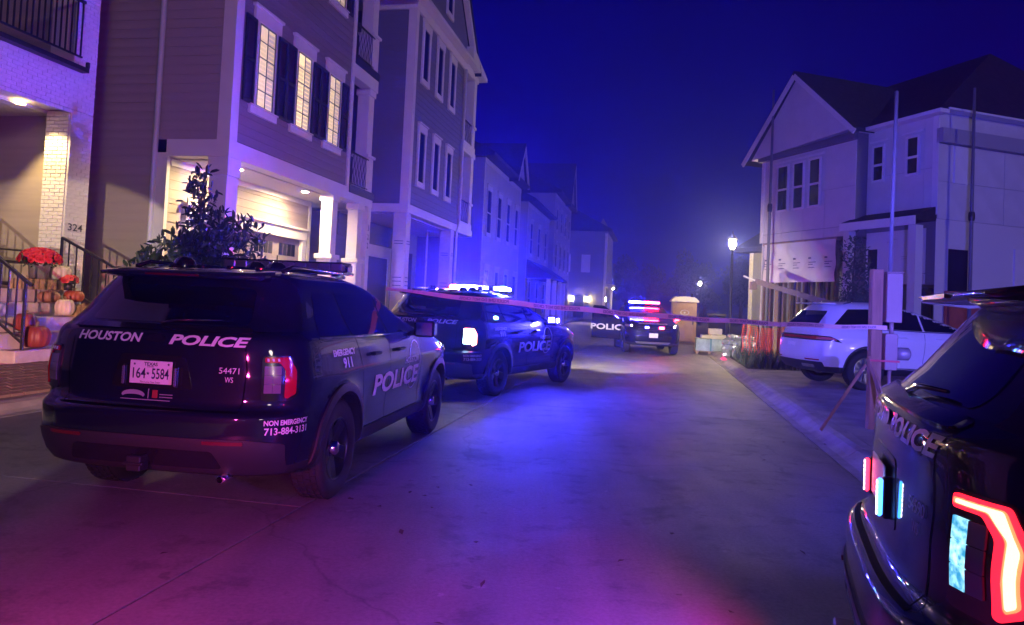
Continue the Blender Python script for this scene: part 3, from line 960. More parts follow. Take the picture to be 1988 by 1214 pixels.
r_window(-2.22, -1.76, 5.66, 6.76, -.022)
boxo('head_trim', (-2.32, -.06, 6.86), (-1.66, -.024, 6.91), M_TRIM, HR)
r_window(-1.0, -.54, 5.68, 6.80, -.022)
boxo('head_trim', (-1.14, -.06, 6.88), (-.42, -.024, 6.93), M_TRIM, HR)
sw = boxo('window', (.022, .55, 5.4), (.07, 1.05, 6.42), M_TRIM, HR)
boxo('pane', (.071, .61, 5.46), (.08, .99, 6.36), M_GLASSD, sw)
sw = boxo('window', (.002, 2.9, 2.6), (.06, 3.6, 3.75), M_TRIM, HR)
boxo('pane', (.061, 2.97, 2.67), (.07, 3.53, 3.68), M_GLASSD, sw)
# canopy roof over the entry
MB().prism([(-.75, 4.32), (-.75, 4.44), (-.022, 4.72), (-.022, 4.32)], 'x', -2.65, .02).build('entry_canopy', M_ROOF, HR)
boxo('canopy_fascia', (-2.68, -.79, 4.18), (.03, -.752, 4.42), M_TRIM, HR)
boxo('canopy_post', (-.25, -.7, .2), (.0, -.45, 4.18), M_WRAPT, HR)
boxo('canopy_post', (-2.6, -.7, .2), (-2.38, -.45, 4.18), M_WRAPT, HR)
# wrinkled house wrap over the unfinished garage
b = MB()
nx, nz = 34, 14
for j in range(nz + 1):
    for i in range(nx + 1):
        x = -6.6 + i * 3.4 / nx
        zz = 2.70 + j * 1.33 / nz
        r = .02 * math.sin(i * .9 + 1.3 * math.sin(j * .6)) + .018 * math.sin(i * .37 + j * .8)
        r += .05 * math.exp(-((i - 5 - j * .18) / 1.1) ** 2) + .035 * math.exp(-((i - 9 + j * .12) / .9) ** 2)
        b.v.append((x, -.40 - .03 - r * (1 if 0 < j < nz else .3), zz))
b.f = [(j * (nx + 1) + i, j * (nx + 1) + i + 1, (j + 1) * (nx + 1) + i + 1, (j + 1) * (nx + 1) + i) for j in range(nz) for i in range(nx)]
b.m = [0] * len(b.f); b.s = [True] * len(b.f)
wr = b.build('house_wrap', mat('wrap_sheet', (.80, .76, .68), .45), HR)
for k in range(5):
    for q, (dz, wd) in enumerate(((.32, .12), (.20, .34), (.13, .2), (.03, .28))):
        boxo('wrap_print', (-6.42 + k * .72, -.535, 3.12 + dz), (-6.42 + k * .72 + wd, -.53, 3.12 + dz + (.05 if q == 0 else .02)), M_PRINT, wr)
for k in range(6):
    for zz, wd in ((3.9, .5), (3.83, .3)):
        boxo('wrap_print', (-3.1 + k * .5, -.03, zz - (k % 3) * .5), (-3.1 + k * .5 + wd * .7, -.024 if k > 1 else .19, zz - (k % 3) * .5 + .02), M_PRINT, wr)
boxo('garage_lintel', (-6.75, -.39, 4.0), (-3.2, -.2, 4.079), M_WOOD, HR)
boxo('house_wrap', (-2.38, -.03, 2.62), (-.3, -.003, 4.16), M_WRAPT, HR)
M_STUD = mat('dimmed_stud', (.15, .105, .075), .8, var=.3, vscale=5)  # timber colour darkened to imitate a dimly lit garage
# studs of the open garage
for k in range(11):
    x = -6.7 + k * .34 + (.0 if k else .0)
    boxo('stud', (x, -.36, .2), (x + .09, -.24, 3.99), M_STUD, HR)
for k in range(9):
    boxo('stud', (-6.75, .2 + k * .6, .2), (-6.66, .32 + k * .6, 4.07), M_STUD, HR)
for k in range(8):
    boxo('stud', (-6.3 + k * .42, 3.0, .2), (-6.21 + k * .42, 3.12, 4.07), M_STUD, HR)
boxo('lamp_block_sheathing', (-6.83, -.36, .2), (-6.77, 8, 4.07), M_SHEATH, HR)  # added to stop the street lamp shining through the open studs
boxo('garage_back_wall', (-6.7, 3.4, .2), (-3.25, 3.5, 4.07), M_SHEATH, HR)
boxo('entry_door', (-2.0, 1.17, .3), (-1.1, 1.198, 2.55), M_GLASSD, HR)
boxo('low_window', (-2.30, -.034, 2.95), (-1.95, -.031, 3.66), M_GLASSD, HR)
boxo('side_door', (.002, .45, 1.0), (.03, 1.15, 3.6), M_GLASSD, HR)
boxo('side_wall_wrap', (.001, -.01, .2), (.012, 8, 4.39), M_WRAPT, HR)
boxo('red_panel', (.05, .3, .25), (.10, 2.6, 2.45), mat('red_primed_panel', (.42, .10, .06), .7, var=.2), HR)
# small shed-roofed house further back, only its edge shows
hb = empty('pale_back_house', (12.2, 33.5, 0), math.atan2(-.946, .3243), 'narrow edge of a pale house behind the unfinished house', 'house')
MB().box((-2.3, 0, .2), (3.5, 6, 4.6)).build('wall', M_PALE, hb)
MB().prism([(-.7, 4.5), (-.7, 4.7), (3, 6.9), (6.5, 4.7), (6.5, 4.5)], 'x', -2.7, 3.8).build('roof', M_ROOF, hb)
boxo('corner_board', (-2.34, -.04, .2), (-2.1, -.002, 4.6), M_TRIM, hb)

# ------------------------------------------------------------------ trees
def leaf_mesh(name, L, Wd, m):
    b = MB()
    b.add([(0, 0, 0), (L * .35, Wd * .42, .012), (L * .75, Wd * .40, .004), (L, 0, -.02), (L * .75, -Wd * .40, .004), (L * .35, -Wd * .42, .012), (L * .35, 0, -.012), (L * .75, 0, -.018)],
          [(0, 6, 1), (1, 6, 7, 2), (2, 7, 3), (0, 5, 6), (5, 4, 7, 6), (4, 3, 7)])
    return b.mesh(name, m, recalc=False)

def rand_rot(up=.3):
    return Matrix.Rotation(random.uniform(0, 2 * PI), 3, 'Z') @ Matrix.Rotation(random.uniform(-1.2, .9) - up, 3, 'Y') @ Matrix.Rotation(random.uniform(-.9, .9), 3, 'X')

M_MAG = mat('magnolia_leaf', (.024, .040, .020), .42, var=.5, vscale=6, spec=.4)
M_LEAFD = mat('tree_leaf_dark', (.035, .055, .025), .6, var=.5, vscale=.6)
M_LEAFS = mat('shrub_leaf', (.06, .085, .05), .55, var=.4, vscale=3)
M_BARK = mat('bark', (.09, .065, .05), .9, var=.4, vscale=8, bump=.6, bscale=15)

def foliage(name, centers, count, L, m, up=.3):
    """joined leaves spread through a set of lobes (c, r)"""
    b = MB()
    base = leaf_mesh('leaf_tmp', L, L * .42, m)
    bv = [v.co.copy() for v in base.vertices]
    bf = [tuple(p.vertices) for p in base.polygons]
    bpy.data.meshes.remove(base)
    tot = sum(r[0] * r[1] * r[2] for _, r in centers)
    for c, r in centers:
        n = int(count * r[0] * r[1] * r[2] / tot) + 1
        for _ in range(n):
            d = Vector((random.gauss(0, 1), random.gauss(0, 1), random.gauss(0, 1))).normalized() * random.uniform(.35, 1.05) ** .6
            p = Vector((c[0] + d.x * r[0], c[1] + d.y * r[1], c[2] + d.z * r[2]))
            rm = rand_rot(up)
            s = random.uniform(.7, 1.25)
            b.add([p + rm @ (v * s) for v in bv], bf)
    return b.mesh(name, m, recalc=False)

# young magnolia between the first patrol car and the garage
mg = empty('magnolia_tree', W(12.15, -8.15, .2), 0, 'dark young magnolia in front of the lit garage, behind nearest patrol car', 'tree')
b = MB()
b.tube([(0, 0, 0), (.03, .02, 1.0), (.0, .0, 2.0), (.05, .03, 2.9), (.02, 0, 3.45)], [.05, .045, .035, .022, .01], 7)
lobes = [((0, 0, 1.35), (1.0, 1.0, .66)), ((-.4, .2, 1.85), (.66, .62, .5)), ((.5, -.2, 2.0), (.66, .62, .5)), ((.1, .1, 2.4), (.52, .52, .5)), ((.0, 0, 2.9), (.30, .30, .40)), ((-.05, .0, 3.32), (.17, .17, .34)), ((.75, .1, 2.35), (.42, .40, .34)), ((1.05, .3, 1.5), (.5, .5, .45)), ((-.85, -.1, 1.45), (.42, .42, .55)), ((.1, -.3, 1.9), (.5, .5, .45))]
for c, r in lobes:
    for q in range(3):
        e = Vector(c) + Vector((random.uniform(-1, 1) * r[0], random.uniform(-1, 1) * r[1], random.uniform(-.2, 1) * r[2])) * .8
        b.tube([(0, 0, max(.4, c[2] - .6)), (Vector((0, 0, c[2] - .2)) * .5 + e * .5), e], [.022, .014, .006], 5, caps=False)
b.build('trunk', M_BARK, mg)
cr = link('crown', foliage('crown', lobes, 2900, .17, M_MAG, .5), mg)
tag(cr, kind='stuff')
lm = leaf_mesh('leaf', .19, .078, M_MAG)
for k in range(290):
    c, r = random.choice(lobes)
    d = Vector((random.gauss(0, 1), random.gauss(0, 1), random.gauss(0, 1))).normalized()
    o = link('leaf', lm, mg, (c[0] + d.x * r[0] * 1.02, c[1] + d.y * r[1] * 1.02, c[2] + d.z * r[2] * 1.02))
    o.rotation_euler = (rand_rot(.5)).to_euler()
    s = random.uniform(.75, 1.2)
    o.scale = (s, s, s)

# slim ornamental tree in front of the unfinished house
sh = empty('slim_tree', (8.75, 19.0, .2), 0, 'slim bushy tree in front of the wrapped unfinished house', 'tree')
b = MB().tube([(0, 0, 0), (.03, .0, 1.2), (.0, .03, 2.4), (.02, 0, 3.4)], [.05, .04, .025, .01], 6)
b.build('trunk', M_BARK, sh)
lob = [((0, 0, 1.5), (.55, .55, .7)), ((.1, 0, 2.3), (.45, .45, .6)), ((0, 0, 3.0), (.33, .33, .45)), ((-.35, .1, 1.3), (.4, .4, .5)), ((.05, 0, 3.4), (.15, .15, .2))]
tag(link('crown', foliage('crown', lob, 1500, .12, M_LEAFS), sh), kind='stuff')

# background trees
variants = []
for v in range(3):
    lob = []
    for q in range(9):
        a = random.uniform(0, 2 * PI)
        rr = random.uniform(.2, 1.9)
        lob.append(((rr * math.cos(a), rr * math.sin(a), random.uniform(2.6, 6.4)), (random.uniform(1.0, 1.8), random.uniform(1.0, 1.8), random.uniform(.8, 1.4))))
    lob.append(((0, 0, 7.2), (1.0, 1.0, 1.0)))
    variants.append(foliage('crown', lob, 2600, .42, M_LEAFD, .1))
tr = MB().tube([(0, 0, 0), (.1, 0, 2), (0, .1, 4), (.1, 0, 6.5)], [.25, .2, .14, .05], 7)
tr.tube([(0, 0, 2.4), (1.0, .3, 4.2), (1.4, .5, 5.4)], [.1, .07, .03], 5).tube([(0, 0, 2.8), (-1.0, -.3, 4.4), (-1.5, 0, 5.6)], [.1, .07, .03], 5)
trm = tr.mesh('trunk', M_BARK)
spots = [(14.0, 92, 1.0, 'second'), (17.6, 96, .92, ''), (21.6, 93, 1.12, ''), (25.6, 98, .98, ''), (29.4, 95, 1.1, ''), (33.2, 100, 1.0, ''), (37.8, 97, 1.12, ''), (11.2, 104, .85, ''), (42, 104, 1.0, '')]
tl = ['dark background tree just right of the end house', 'low dark background tree above the far patrol car', 'tall dark background tree above the portable toilet', 'dark background tree left of the tall street lamp', 'dark background tree directly behind the tall street lamp', 'dark background tree right of the tall street lamp', 'dark background tree beside the unfinished house, tallest at right', 'smallest dark tree beside the far lit lanterns', 'dark background tree half hidden by the unfinished house']
for k, (x, y, s, _) in enumerate(spots):
    t = empty('background_tree', (x, y, 0), k * 1.7, tl[k], 'tree', 'dark trees at the end of the street')
    t.scale = (s, s, s)
    link('trunk', trm, t)
    tag(link('crown', variants[k % 3], t), kind='stuff')

# dark shrubs and grass on the lot beside the white car
gb = MB()
for k in range(1500):
    s = random.uniform(20.8, 27.5)
    o = random.uniform(2.56, 4.6) if random.random() < .7 else random.uniform(2.56, 3.4)
    h = random.uniform(.12, .45) * (1.2 if s < 25 else .8)
    p = W(s, o, .125)
    a = random.uniform(0, 2 * PI)
    d = Vector((math.cos(a), math.sin(a), 0)) * .012
    ln = Vector((random.uniform(-1, 1), random.uniform(-1, 1), 0)) * h * .5
    gb.add([p - d, p + d, p + ln * .4 + d * .8 + Vector((0, 0, h * .6)), p + ln * .4 - d * .8 + Vector((0, 0, h * .6)), p + ln + Vector((0, 0, h))], [(0, 1, 2, 3), (3, 2, 4)])
gr = gb.build('grass', mat('grass_blade', (.055, .075, .03), .6, var=.4, vscale=2))
tag(gr, 'tufts of grass and weeds beside the kerb', 'grass', kind='stuff')
# ------------------------------------------------------------------ vehicles
M_PAINT = mat('black_paint', (.006, .007, .018), .5, coat=1.0, spec=.08)  # blue mixed into the black imitates the blue veil of the lens
M_WHITEP = mat('white_pearl_paint', (.74, .74, .76), .28, coat=.8)
M_CLAD = mat('black_cladding', (.020, .020, .022), .55, bump=.08, bscale=250)
M_TINT = mat('tinted_glass', (.004, .004, .006), .04, spec=.7, coat=.4)
M_RUB = mat('tyre_rubber', (.016, .016, .017), .8, bump=.2, bscale=90)
M_RIMB = mat('black_steel_rim', (.03, .03, .034), .35, metal=.5)
M_RIMS = mat('silver_alloy', (.55, .55, .58), .25, metal=1.0)
M_CHROME = mat('chrome', (.8, .8, .82), .1, metal=1.0)
M_DECAL = mat('reflective_white_decal', (.72, .70, .72), .45)
M_DECALG = mat('ghost_grey_decal', (.30, .30, .34), .4)
M_PLATE = mat('plate_white', (.80, .78, .78), .4)
M_PTXT = mat('plate_ink', (.02, .02, .06), .5)
M_REDL = mat('red_lens', (.42, .010, .02), .15, coat=.6)
M_CLRL = mat('clear_lens', (.17, .13, .19), .18, coat=.5)
M_HOUS = mat('lamp_housing', (.012, .012, .014), .2, coat=.5)
M_SEAM = mat('panel_seam', (.001, .001, .0012), .9, spec=.1)
M_LEDOFF = mat('led_lens_off', (.10, .10, .13), .2, coat=.6)

def spline(nodes, sub=4):
    a = np.array(nodes, float)
    n = len(a)
    dl = np.diff(a, axis=0)
    d = np.zeros_like(a)
    for i in range(1, n - 1):
        m = dl[i - 1] * dl[i]
        s = dl[i - 1] + dl[i]
        d[i] = np.where(m > 0, 2 * m / np.where(np.abs(s) < 1e-9, 1, s), 0)
    d[0], d[-1] = dl[0], dl[-1]
    out = []
    for i in range(n - 1):
        for k in range(sub):
            t = k / sub
            out.append((2 * t ** 3 - 3 * t ** 2 + 1) * a[i] + (t ** 3 - 2 * t ** 2 + t) * d[i] + (-2 * t ** 3 + 3 * t ** 2) * a[i + 1] + (t ** 3 - t ** 2) * d[i + 1])
    out.append(a[-1])
    return np.array(out)

#            z     xr     xf    w     Lr   Lf
SUV = [(.30, -.72, 3.72, .82, .45, .9), (.34, -.93, 3.82, .92, .5, .9), (.45, -1.02, 3.90, .965, .55, .9), (.58, -1.06, 3.95, .98, .58, .95),
       (.735, -1.06, 3.97, .99, .6, 1.0), (.765, -1.04, 3.97, .992, .6, 1.0), (.785, -1.00, 3.97, .993, .58, 1.0), (.83, -.975, 3.965, .995, .56, 1.0),
       (.95, -.97, 3.93, .998, .55, 1.05), (1.05, -.968, 3.84, .992, .54, 1.1), (1.12, -.965, 3.62, .984, .54, 1.1), (1.18, -.965, 3.28, .972, .54, 1.0),
       (1.225, -.962, 2.92, .960, .54, .8), (1.262, -.955, 2.56, .946, .54, .6), (1.292, -.93, 2.40, .928, .52, .55), (1.315, -.885, 2.32, .913, .5, .52), (1.33, -.868, 2.28, .903, .48, .5),
       (1.40, -.795, 2.04, .862, .45, .48), (1.50, -.72, 1.78, .818, .42, .46), (1.60, -.645, 1.52, .770, .40, .44),
       (1.655, -.60, 1.34, .735, .38, .42), (1.70, -.56, 1.14, .685, .36, .42), (1.73, -.47, .98, .62, .34, .40),
       (1.75, -.32, .80, .52, .3, .36), (1.762, -.02, .62, .36, .25, .3), (1.767, .2, .45, .14, .1, .1)]
LUX = [(.30, -.74, 3.70, .84, .45, .9), (.35, -.92, 3.82, .93, .5, .9), (.48, -1.0, 3.92, .97, .55, .9), (.60, -1.04, 3.96, .985, .6, 1.0),
       (.72, -1.05, 3.98, 1.0, .65, 1.05), (.85, -1.04, 3.97, 1.005, .65, 1.05), (.96, -1.0, 3.92, 1.0, .62, 1.1), (1.04, -.97, 3.78, .99, .6, 1.1),
       (1.10, -.95, 3.45, .978, .6, 1.0), (1.14, -.93, 3.0, .965, .58, .8), (1.17, -.92, 2.6, .95, .56, .6), (1.20, -.90, 2.36, .93, .54, .5),
       (1.30, -.82, 2.10, .875, .5, .48), (1.42, -.71, 1.75, .81, .46, .46), (1.53, -.60, 1.42, .76, .42, .44), (1.60, -.52, 1.15, .715, .40, .42),
       (1.655, -.45, .85, .655, .36, .40), (1.69, -.36, .6, .58, .34, .36), (1.715, -.2, .4, .46, .28, .3), (1.73, .0, .2, .26, .1, .1)]
WB = 3.025
AXZ = .385

def body_bvh(nodes, name, mats, nexp=3.1, clad=.42):
    S = spline(nodes, 3)
    NR, NS, NF = 20, 34, 20
    rings = []
    for z, xr, xf, w, Lr, Lf in S:
        half_ = []
        for k in range(NR):
            t = (k / (NR - 1)) * PI / 2
            half_.append((xr + Lr * (1 - math.cos(t) ** (2 / nexp)), w * math.sin(t) ** (2 / nexp)))
        for k in range(1, NS):
            half_.append((xr + Lr + (xf - Lf - xr - Lr) * k / NS, w))
        for k in range(NF):
            t = PI / 2 - (k / (NF - 1)) * PI / 2
            half_.append((xf - Lf * (1 - math.cos(t) ** (2 / nexp)), w * math.sin(t) ** (2 / nexp)))
        pts = []
        for x, y in half_:
            if y > .5 and .28 < z < 1.1:
                for ax in (0, WB):
                    r = math.hypot(x - ax, z - AXZ)
                    y += .026 * math.exp(-((r - .46) / .075) ** 2)
                y -= .020 * math.exp(-((z - .62) / .13) ** 2) * (1 if .5 < x < 2.55 else 0)
                y += .010 * math.exp(-((z - .98) / .05) ** 2)
            pts.append((x, y, z))
        rings.append(pts + [(x, -y, z) for x, y, z in pts[-2:0:-1]])
    n = len(rings[0])
    b = MB()
    vv = [p for r in rings for p in r]
    ff = []
    for i in range(len(rings) - 1):
        for k in range(n):
            ff.append((i * n + k, i * n + (k + 1) % n, (i + 1) * n + (k + 1) % n, (i + 1) * n + k))
    ff.append(tuple(range(n)))
    ff.append(tuple(range((len(rings) - 1) * n, len(rings) * n)))
    b.add(vv, ff, 0, True)
    me = b.mesh(name, mats)
    cut = MB()
    for ax in (0, WB):
        for sy in (-1, 1):
            c = MB().lathe([(.0005, .60 * sy), (.445, .60 * sy), (.445, 1.3 * sy), (.0005, 1.3 * sy)], 40, 'y', (ax, 0, AXZ))
            cut.add(c.v, c.f)
    bo = link('tmp_body', me)
    co = link('tmp_cut', cut.mesh('tmp_cut', mats[0]))
    md = bo.modifiers.new('b', 'BOOLEAN')
    md.operation = 'DIFFERENCE'
    md.object = co
    md.solver = 'EXACT'
    bpy.context.view_layer.update()
    res = bpy.data.meshes.new_from_object(bo.evaluated_get(bpy.context.evaluated_depsgraph_get()))
    bpy.data.objects.remove(bo); bpy.data.objects.remove(co)
    res.name = name
    for p in res.polygons:
        c = p.center
        well = any(math.hypot(c.x - ax, c.z - AXZ) < .452 and abs(c.y) < .96 for ax in (0, WB)) and (abs(p.normal.y) > .9 or math.hypot(c.x, c.z - AXZ) < .4449 or math.hypot(c.x - WB, c.z - AXZ) < .4449)
        p.use_smooth = not well
        p.material_index = 1 if (well or c.z < clad) else 0
    bm = bmesh.new(); bm.from_mesh(res)
    bvh = BVHTree.FromBMesh(bm)
    bm.free()
    return res, bvh

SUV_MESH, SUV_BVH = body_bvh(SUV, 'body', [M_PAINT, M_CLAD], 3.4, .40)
LUX_MESH, LUX_BVH = body_bvh(LUX, 'body', [M_WHITEP, M_CLAD], 3.0, .44)

# projection frames: (origin, u, v, direction of the cast)
def proj_frame(kind, a=0):
    if kind == 'R': return Vector((0, -3, 0)), Vector((1, 0, 0)), Vector((0, 0, 1)), Vector((0, 1, 0))
    if kind == 'L': return Vector((0, 3, 0)), Vector((1, 0, 0)), Vector((0, 0, 1)), Vector((0, -1, 0))
    if kind == 'B': return Vector((-4, 0, 0)), Vector((0, 1, 0)), Vector((0, 0, 1)), Vector((1, 0, 0))
    if kind == 'F': return Vector((8, 0, 0)), Vector((0, 1, 0)), Vector((0, 0, 1)), Vector((-1, 0, 0))
    if kind == 'T': return Vector((0, 0, 4)), Vector((1, 0, 0)), Vector((0, 1, 0)), Vector((0, 0, -1))
    if kind == 'BR':      # rear right corner, a = angle of cast away from +x towards +y
        d = Vector((math.cos(a), math.sin(a), 0)); u = Vector((-math.sin(a), math.cos(a), 0))
        return Vector((-.80, -.80, 0)) - d * 3, u, Vector((0, 0, 1)), d
    if kind == 'BL':
        d = Vector((math.cos(a), -math.sin(a), 0)); u = Vector((math.sin(a), math.cos(a), 0))
        return Vector((-.80, .80, 0)) - d * 3, u, Vector((0, 0, 1)), d
    if kind == 'FR':
        d = Vector((-math.cos(a), math.sin(a), 0)); u = Vector((math.sin(a), math.cos(a), 0))
        return Vector((3.5, -.8, 0)) - d * 3, u, Vector((0, 0, 1)), d
    if kind == 'FL':
        d = Vector((-math.cos(a), -math.sin(a), 0)); u = Vector((-math.sin(a), math.cos(a), 0))
        return Vector((3.5, .8, 0)) - d * 3, u, Vector((0, 0, 1)), d

def cast(bvh, fr, p, off):
    o, u, v, d = fr
    q = o + u * p[0] + v * p[1]
    h = bvh.ray_cast(q, d)
    if h[0] is None:
        n = bvh.find_nearest(q + d * 3)
        return n[0] - d * off
    nn = h[1]
    if nn.dot(d) > 0: nn = -nn
    return h[0] + (nn * .5 - d * .5) * off

def in_poly(p, poly):
    x, y = p
    c = False
    n = len(poly)
    for i in range(n):
        x1, y1 = poly[i]; x2, y2 = poly[i - 1]
        if (y1 > y) != (y2 > y) and x < (x2 - x1) * (y - y1) / (y2 - y1 + 1e-12) + x1:
            c = not c
    return c

def patch(bvh, fr, poly, off=.004, skirt=.012, res=.06):
    pts = [Vector(p) for p in poly]
    # densify outline
    out = []
    for i, p in enumerate(pts):
        q = pts[(i + 1) % len(pts)]
        n = max(1, int((q - p).length / res))
        out += [p.lerp(q, k / n) for k in range(n)]
    ol = [(p.x, p.y) for p in out]
    x0 = min(p[0] for p in ol); x1 = max(p[0] for p in ol); y0 = min(p[1] for p in ol); y1 = max(p[1] for p in ol)
    inner = []
    nx, ny = int((x1 - x0) / res), int((y1 - y0) / res)
    for i in range(1, nx + 1):
        for j in range(1, ny + 1):
            p = (x0 + i * res, y0 + j * res)
            if in_poly(p, ol) and min((Vector(p) - Vector(q)).length for q in ol) > res * .4:
                inner.append(Vector(p))
    no = len(out)
    r = delaunay_2d_cdt(out + inner, [], [list(range(no))], 1, 1e-5)
    v2, faces, orig = r[0], r[2], r[3]
    b = MB()
    tops = [cast(bvh, fr, p, off) for p in v2]
    b.add(tops, [tuple(f) for f in faces], 0, True)
    rim = [cast(bvh, fr, p, off) for p in out]
    low = [cast(bvh, fr, p, off - skirt) for p in out]
    b.add(rim + low, [(i, (i + 1) % no, no + (i + 1) % no, no + i) for i in range(no)], 0, False)
    return b

def patch_obj(bvh, name, fr, poly, m, parent, off=.004, skirt=.012, res=.06):
    return patch(bvh, fr, poly, off, skirt, res).build(name, m, parent)

def line_patch(bvh, name, fr, pts, wd, m, parent, off=.0015):
    """thin strip following pts"""
    b = MB()
    P = []
    for i in range(len(pts) - 1):
        p, q = Vector(pts[i]), Vector(pts[i + 1])
        n = max(1, int((q - p).length / .05))
        P += [p.lerp(q, k / n) for k in range(n)]
    P.append(Vector(pts[-1]))
    A, Bq = [], []
    for i, p in enumerate(P):
        t = (P[min(i + 1, len(P) - 1)] - P[max(i - 1, 0)]).normalized()
        nrm = Vector((-t.y, t.x)) * wd / 2
        A.append(cast(bvh, fr, p + nrm, off)); Bq.append(cast(bvh, fr, p - nrm, off))
    n = len(P)
    b.add(A + Bq, [(i, i + 1, n + i + 1, n + i) for i in range(n - 1)], 0, True)
    return b.build(name, m, parent)

def decal(bvh, name, fr, s, cx, cz, w, h, m, parent, bold=.02, shear=0.0, flip=False, rot=0.0, off=.005):
    bm = text_bm(s, w, h, bold, shear)
    cr_, sr_ = math.cos(rot), math.sin(rot)
    for v in bm.verts:
        x, y = v.co.x, v.co.y
        x, y = x * cr_ - y * sr_, x * sr_ + y * cr_
        if flip: x = -x
        v.co = cast(bvh, fr, (cx + x, cz + y), off)
    me = bpy.data.meshes.new(name)
    bm.to_mesh(me); bm.free()
    me.materials.append(m)
    return link(name, me, parent)

def scaled(poly, s, sx=None):
    cx = sum(p[0] for p in poly) / len(poly); cy_ = sum(p[1] for p in poly) / len(poly)
    return [(cx + (p[0] - cx) * (sx or s), cy_ + (p[1] - cy_) * s) for p in poly]

# wheel meshes, axis along y, outer face towards -y
def wheel_meshes():
    ty = MB().lathe([(.245, -.115), (.30, -.132), (.350, -.128), (.374, -.108), (.383, -.07), (.383, .07), (.374, .108), (.35, .128), (.245, .115)], 40, 'y')
    for k in range(40):
        for yy in (-.075, -.028, .028, .075):
            a = 2 * PI * (k + (.5 if yy in (-.028, .075) else 0)) / 40
            c, s = math.cos(a), math.sin(a)
            r0, r1, hw = .380, .389, .021
            e = Vector((-s, 0, c)) * hw
            q = [Vector((c * r, yy + dy, s * r)) for r in (r0, r1) for dy in (-.018, .018)]
            ty.add([q[0] - e, q[0] + e, q[1] + e, q[1] - e, q[2] - e, q[2] + e, q[3] + e, q[3] - e], [(4, 5, 6, 7), (0, 1, 5, 4), (1, 2, 6, 5), (2, 3, 7, 6), (3, 0, 4, 7)])
    tyre = ty.mesh('tyre', M_RUB)
    def rim(nsp, wsp, m, dish):
        b = MB().lathe([(.245, -.112), (.238, -.118), (.228, -.105), (.220, -.06), (.215, .08)], 36, 'y')
        b.lathe([(.0005, -.02), (.216, -.02)], 36, 'y')                 # dark back
        b.lathe([(.0005, -.075), (.062, -.075), (.075, -.06), (.078, -.02)], 24, 'y')
        for k in range(nsp):
            a = 2 * PI * k / nsp
            c, s = math.cos(a), math.sin(a)
            e = Vector((-s, 0, c))
            i0, i1 = Vector((c * .06, -.068, s * .06)), Vector((c * .226, -.100 + dish, s * .226))
            w0, w1 = wsp, wsp * 1.15
            th = Vector((0, .03, 0))
            b.add([i0 - e * w0, i0 + e * w0, i1 + e * w1, i1 - e * w1, i0 - e * w0 * 1.2 + th, i0 + e * w0 * 1.2 + th, i1 + e * w1 * 1.2 + th, i1 - e * w1 * 1.2 + th],
                  [(0, 1, 2, 3), (0, 3, 7, 4), (1, 5, 6, 2), (2, 6, 7, 3)])
        return b.mesh('rim', m)
    rb = rim(5, .042, M_RIMB, .0)
    rs = rim(10, .014, M_RIMS, .0)
    cap = MB().lathe([(.0005, -.122), (.035, -.120), (.056, -.108), (.064, -.07)], 20, 'y').mesh('hub_cap', M_CHROME)
    return tyre, rb, rs, cap
TYRE, RIMB, RIMS, HUBC = wheel_meshes()

def wheels(root, rimmesh, cap, turn=0.0):
    for ax in (0, WB):
        for sy in (-1, 1):
            w_ = link('wheel', TYRE, root, (ax, sy * .855, AXZ))
            rz = (0 if sy < 0 else PI) + (turn if ax else 0)
            w_.rotation_euler = (0, random.uniform(0, .6), rz)
            link('rim', rimmesh, w_)
            if cap: link('hub_cap', HUBC, w_)

def text_emblem(bvh, fr, cx, cz, r, parent, m):
    pts = [(cx + r * .8 * math.sin(t), cz + r * math.cos(t)) for t in [2 * PI * k / 20 for k in range(20)]]
    return patch_obj(bvh, 'shield_emblem', fr, pts, m, parent, .004, .004, .05)

LED = {}
def led(colname, strength):
    colr = {'blue': (.045, .038, 1.0), 'ice': (.10, .085, 1.0), 'cyanblue': (.03, .22, 1.0), 'red': (1.0, .012, .035), 'white': (1, .85, .75), 'amber': (1.0, .25, .04), 'pink': (1, .25, .5), 'cyan': (.20, .75, 1.0)}[colname]
    return glow('led_%s_%g' % (colname, strength), colr, strength)

def light_bar(root, spec, x=1.02, z=1.80):
    """spec: list of 10 (front) and 10 (rear) entries, each None or material"""
    base = MB().box((x - .14, -.60, z - .03), (x + .14, .60, z)).box((x - .12, -.58, z + .075), (x + .12, .58, z + .088)).box((x - .05, -.50, 1.755), (x + .05, -.44, z - .03)).box((x - .05, .44, 1.755), (x + .05, .5, z - .03))
    lb = base.build('light_bar', M_HOUS, root, bevel=.008)
    for side, lst in ((-1, spec[0]), (1, spec[1])):
        for k in range(10):
            y = .585 - (k + .5) * .117
            m = lst[k] or M_LEDOFF
            b = MB().box((x + side * .06, y - .054, z + .004), (x + side * .142, y + .054, z + .073))
            b.build('light_module', m, lb, bevel=.006)
    for sy, m in zip((1, -1), spec[2] if len(spec) > 2 else (None, None)):
        MB().box((x - .056, sy * .588, z + .002), (x + .056, sy * .603, z + .054)).build('end_module', M_HOUS, lb)
        boxo('end_lens', (x - .05, sy * .6032, z + .006), (x + .05, sy * .6075, z + .05), m or M_LEDOFF, lb)
    return lb

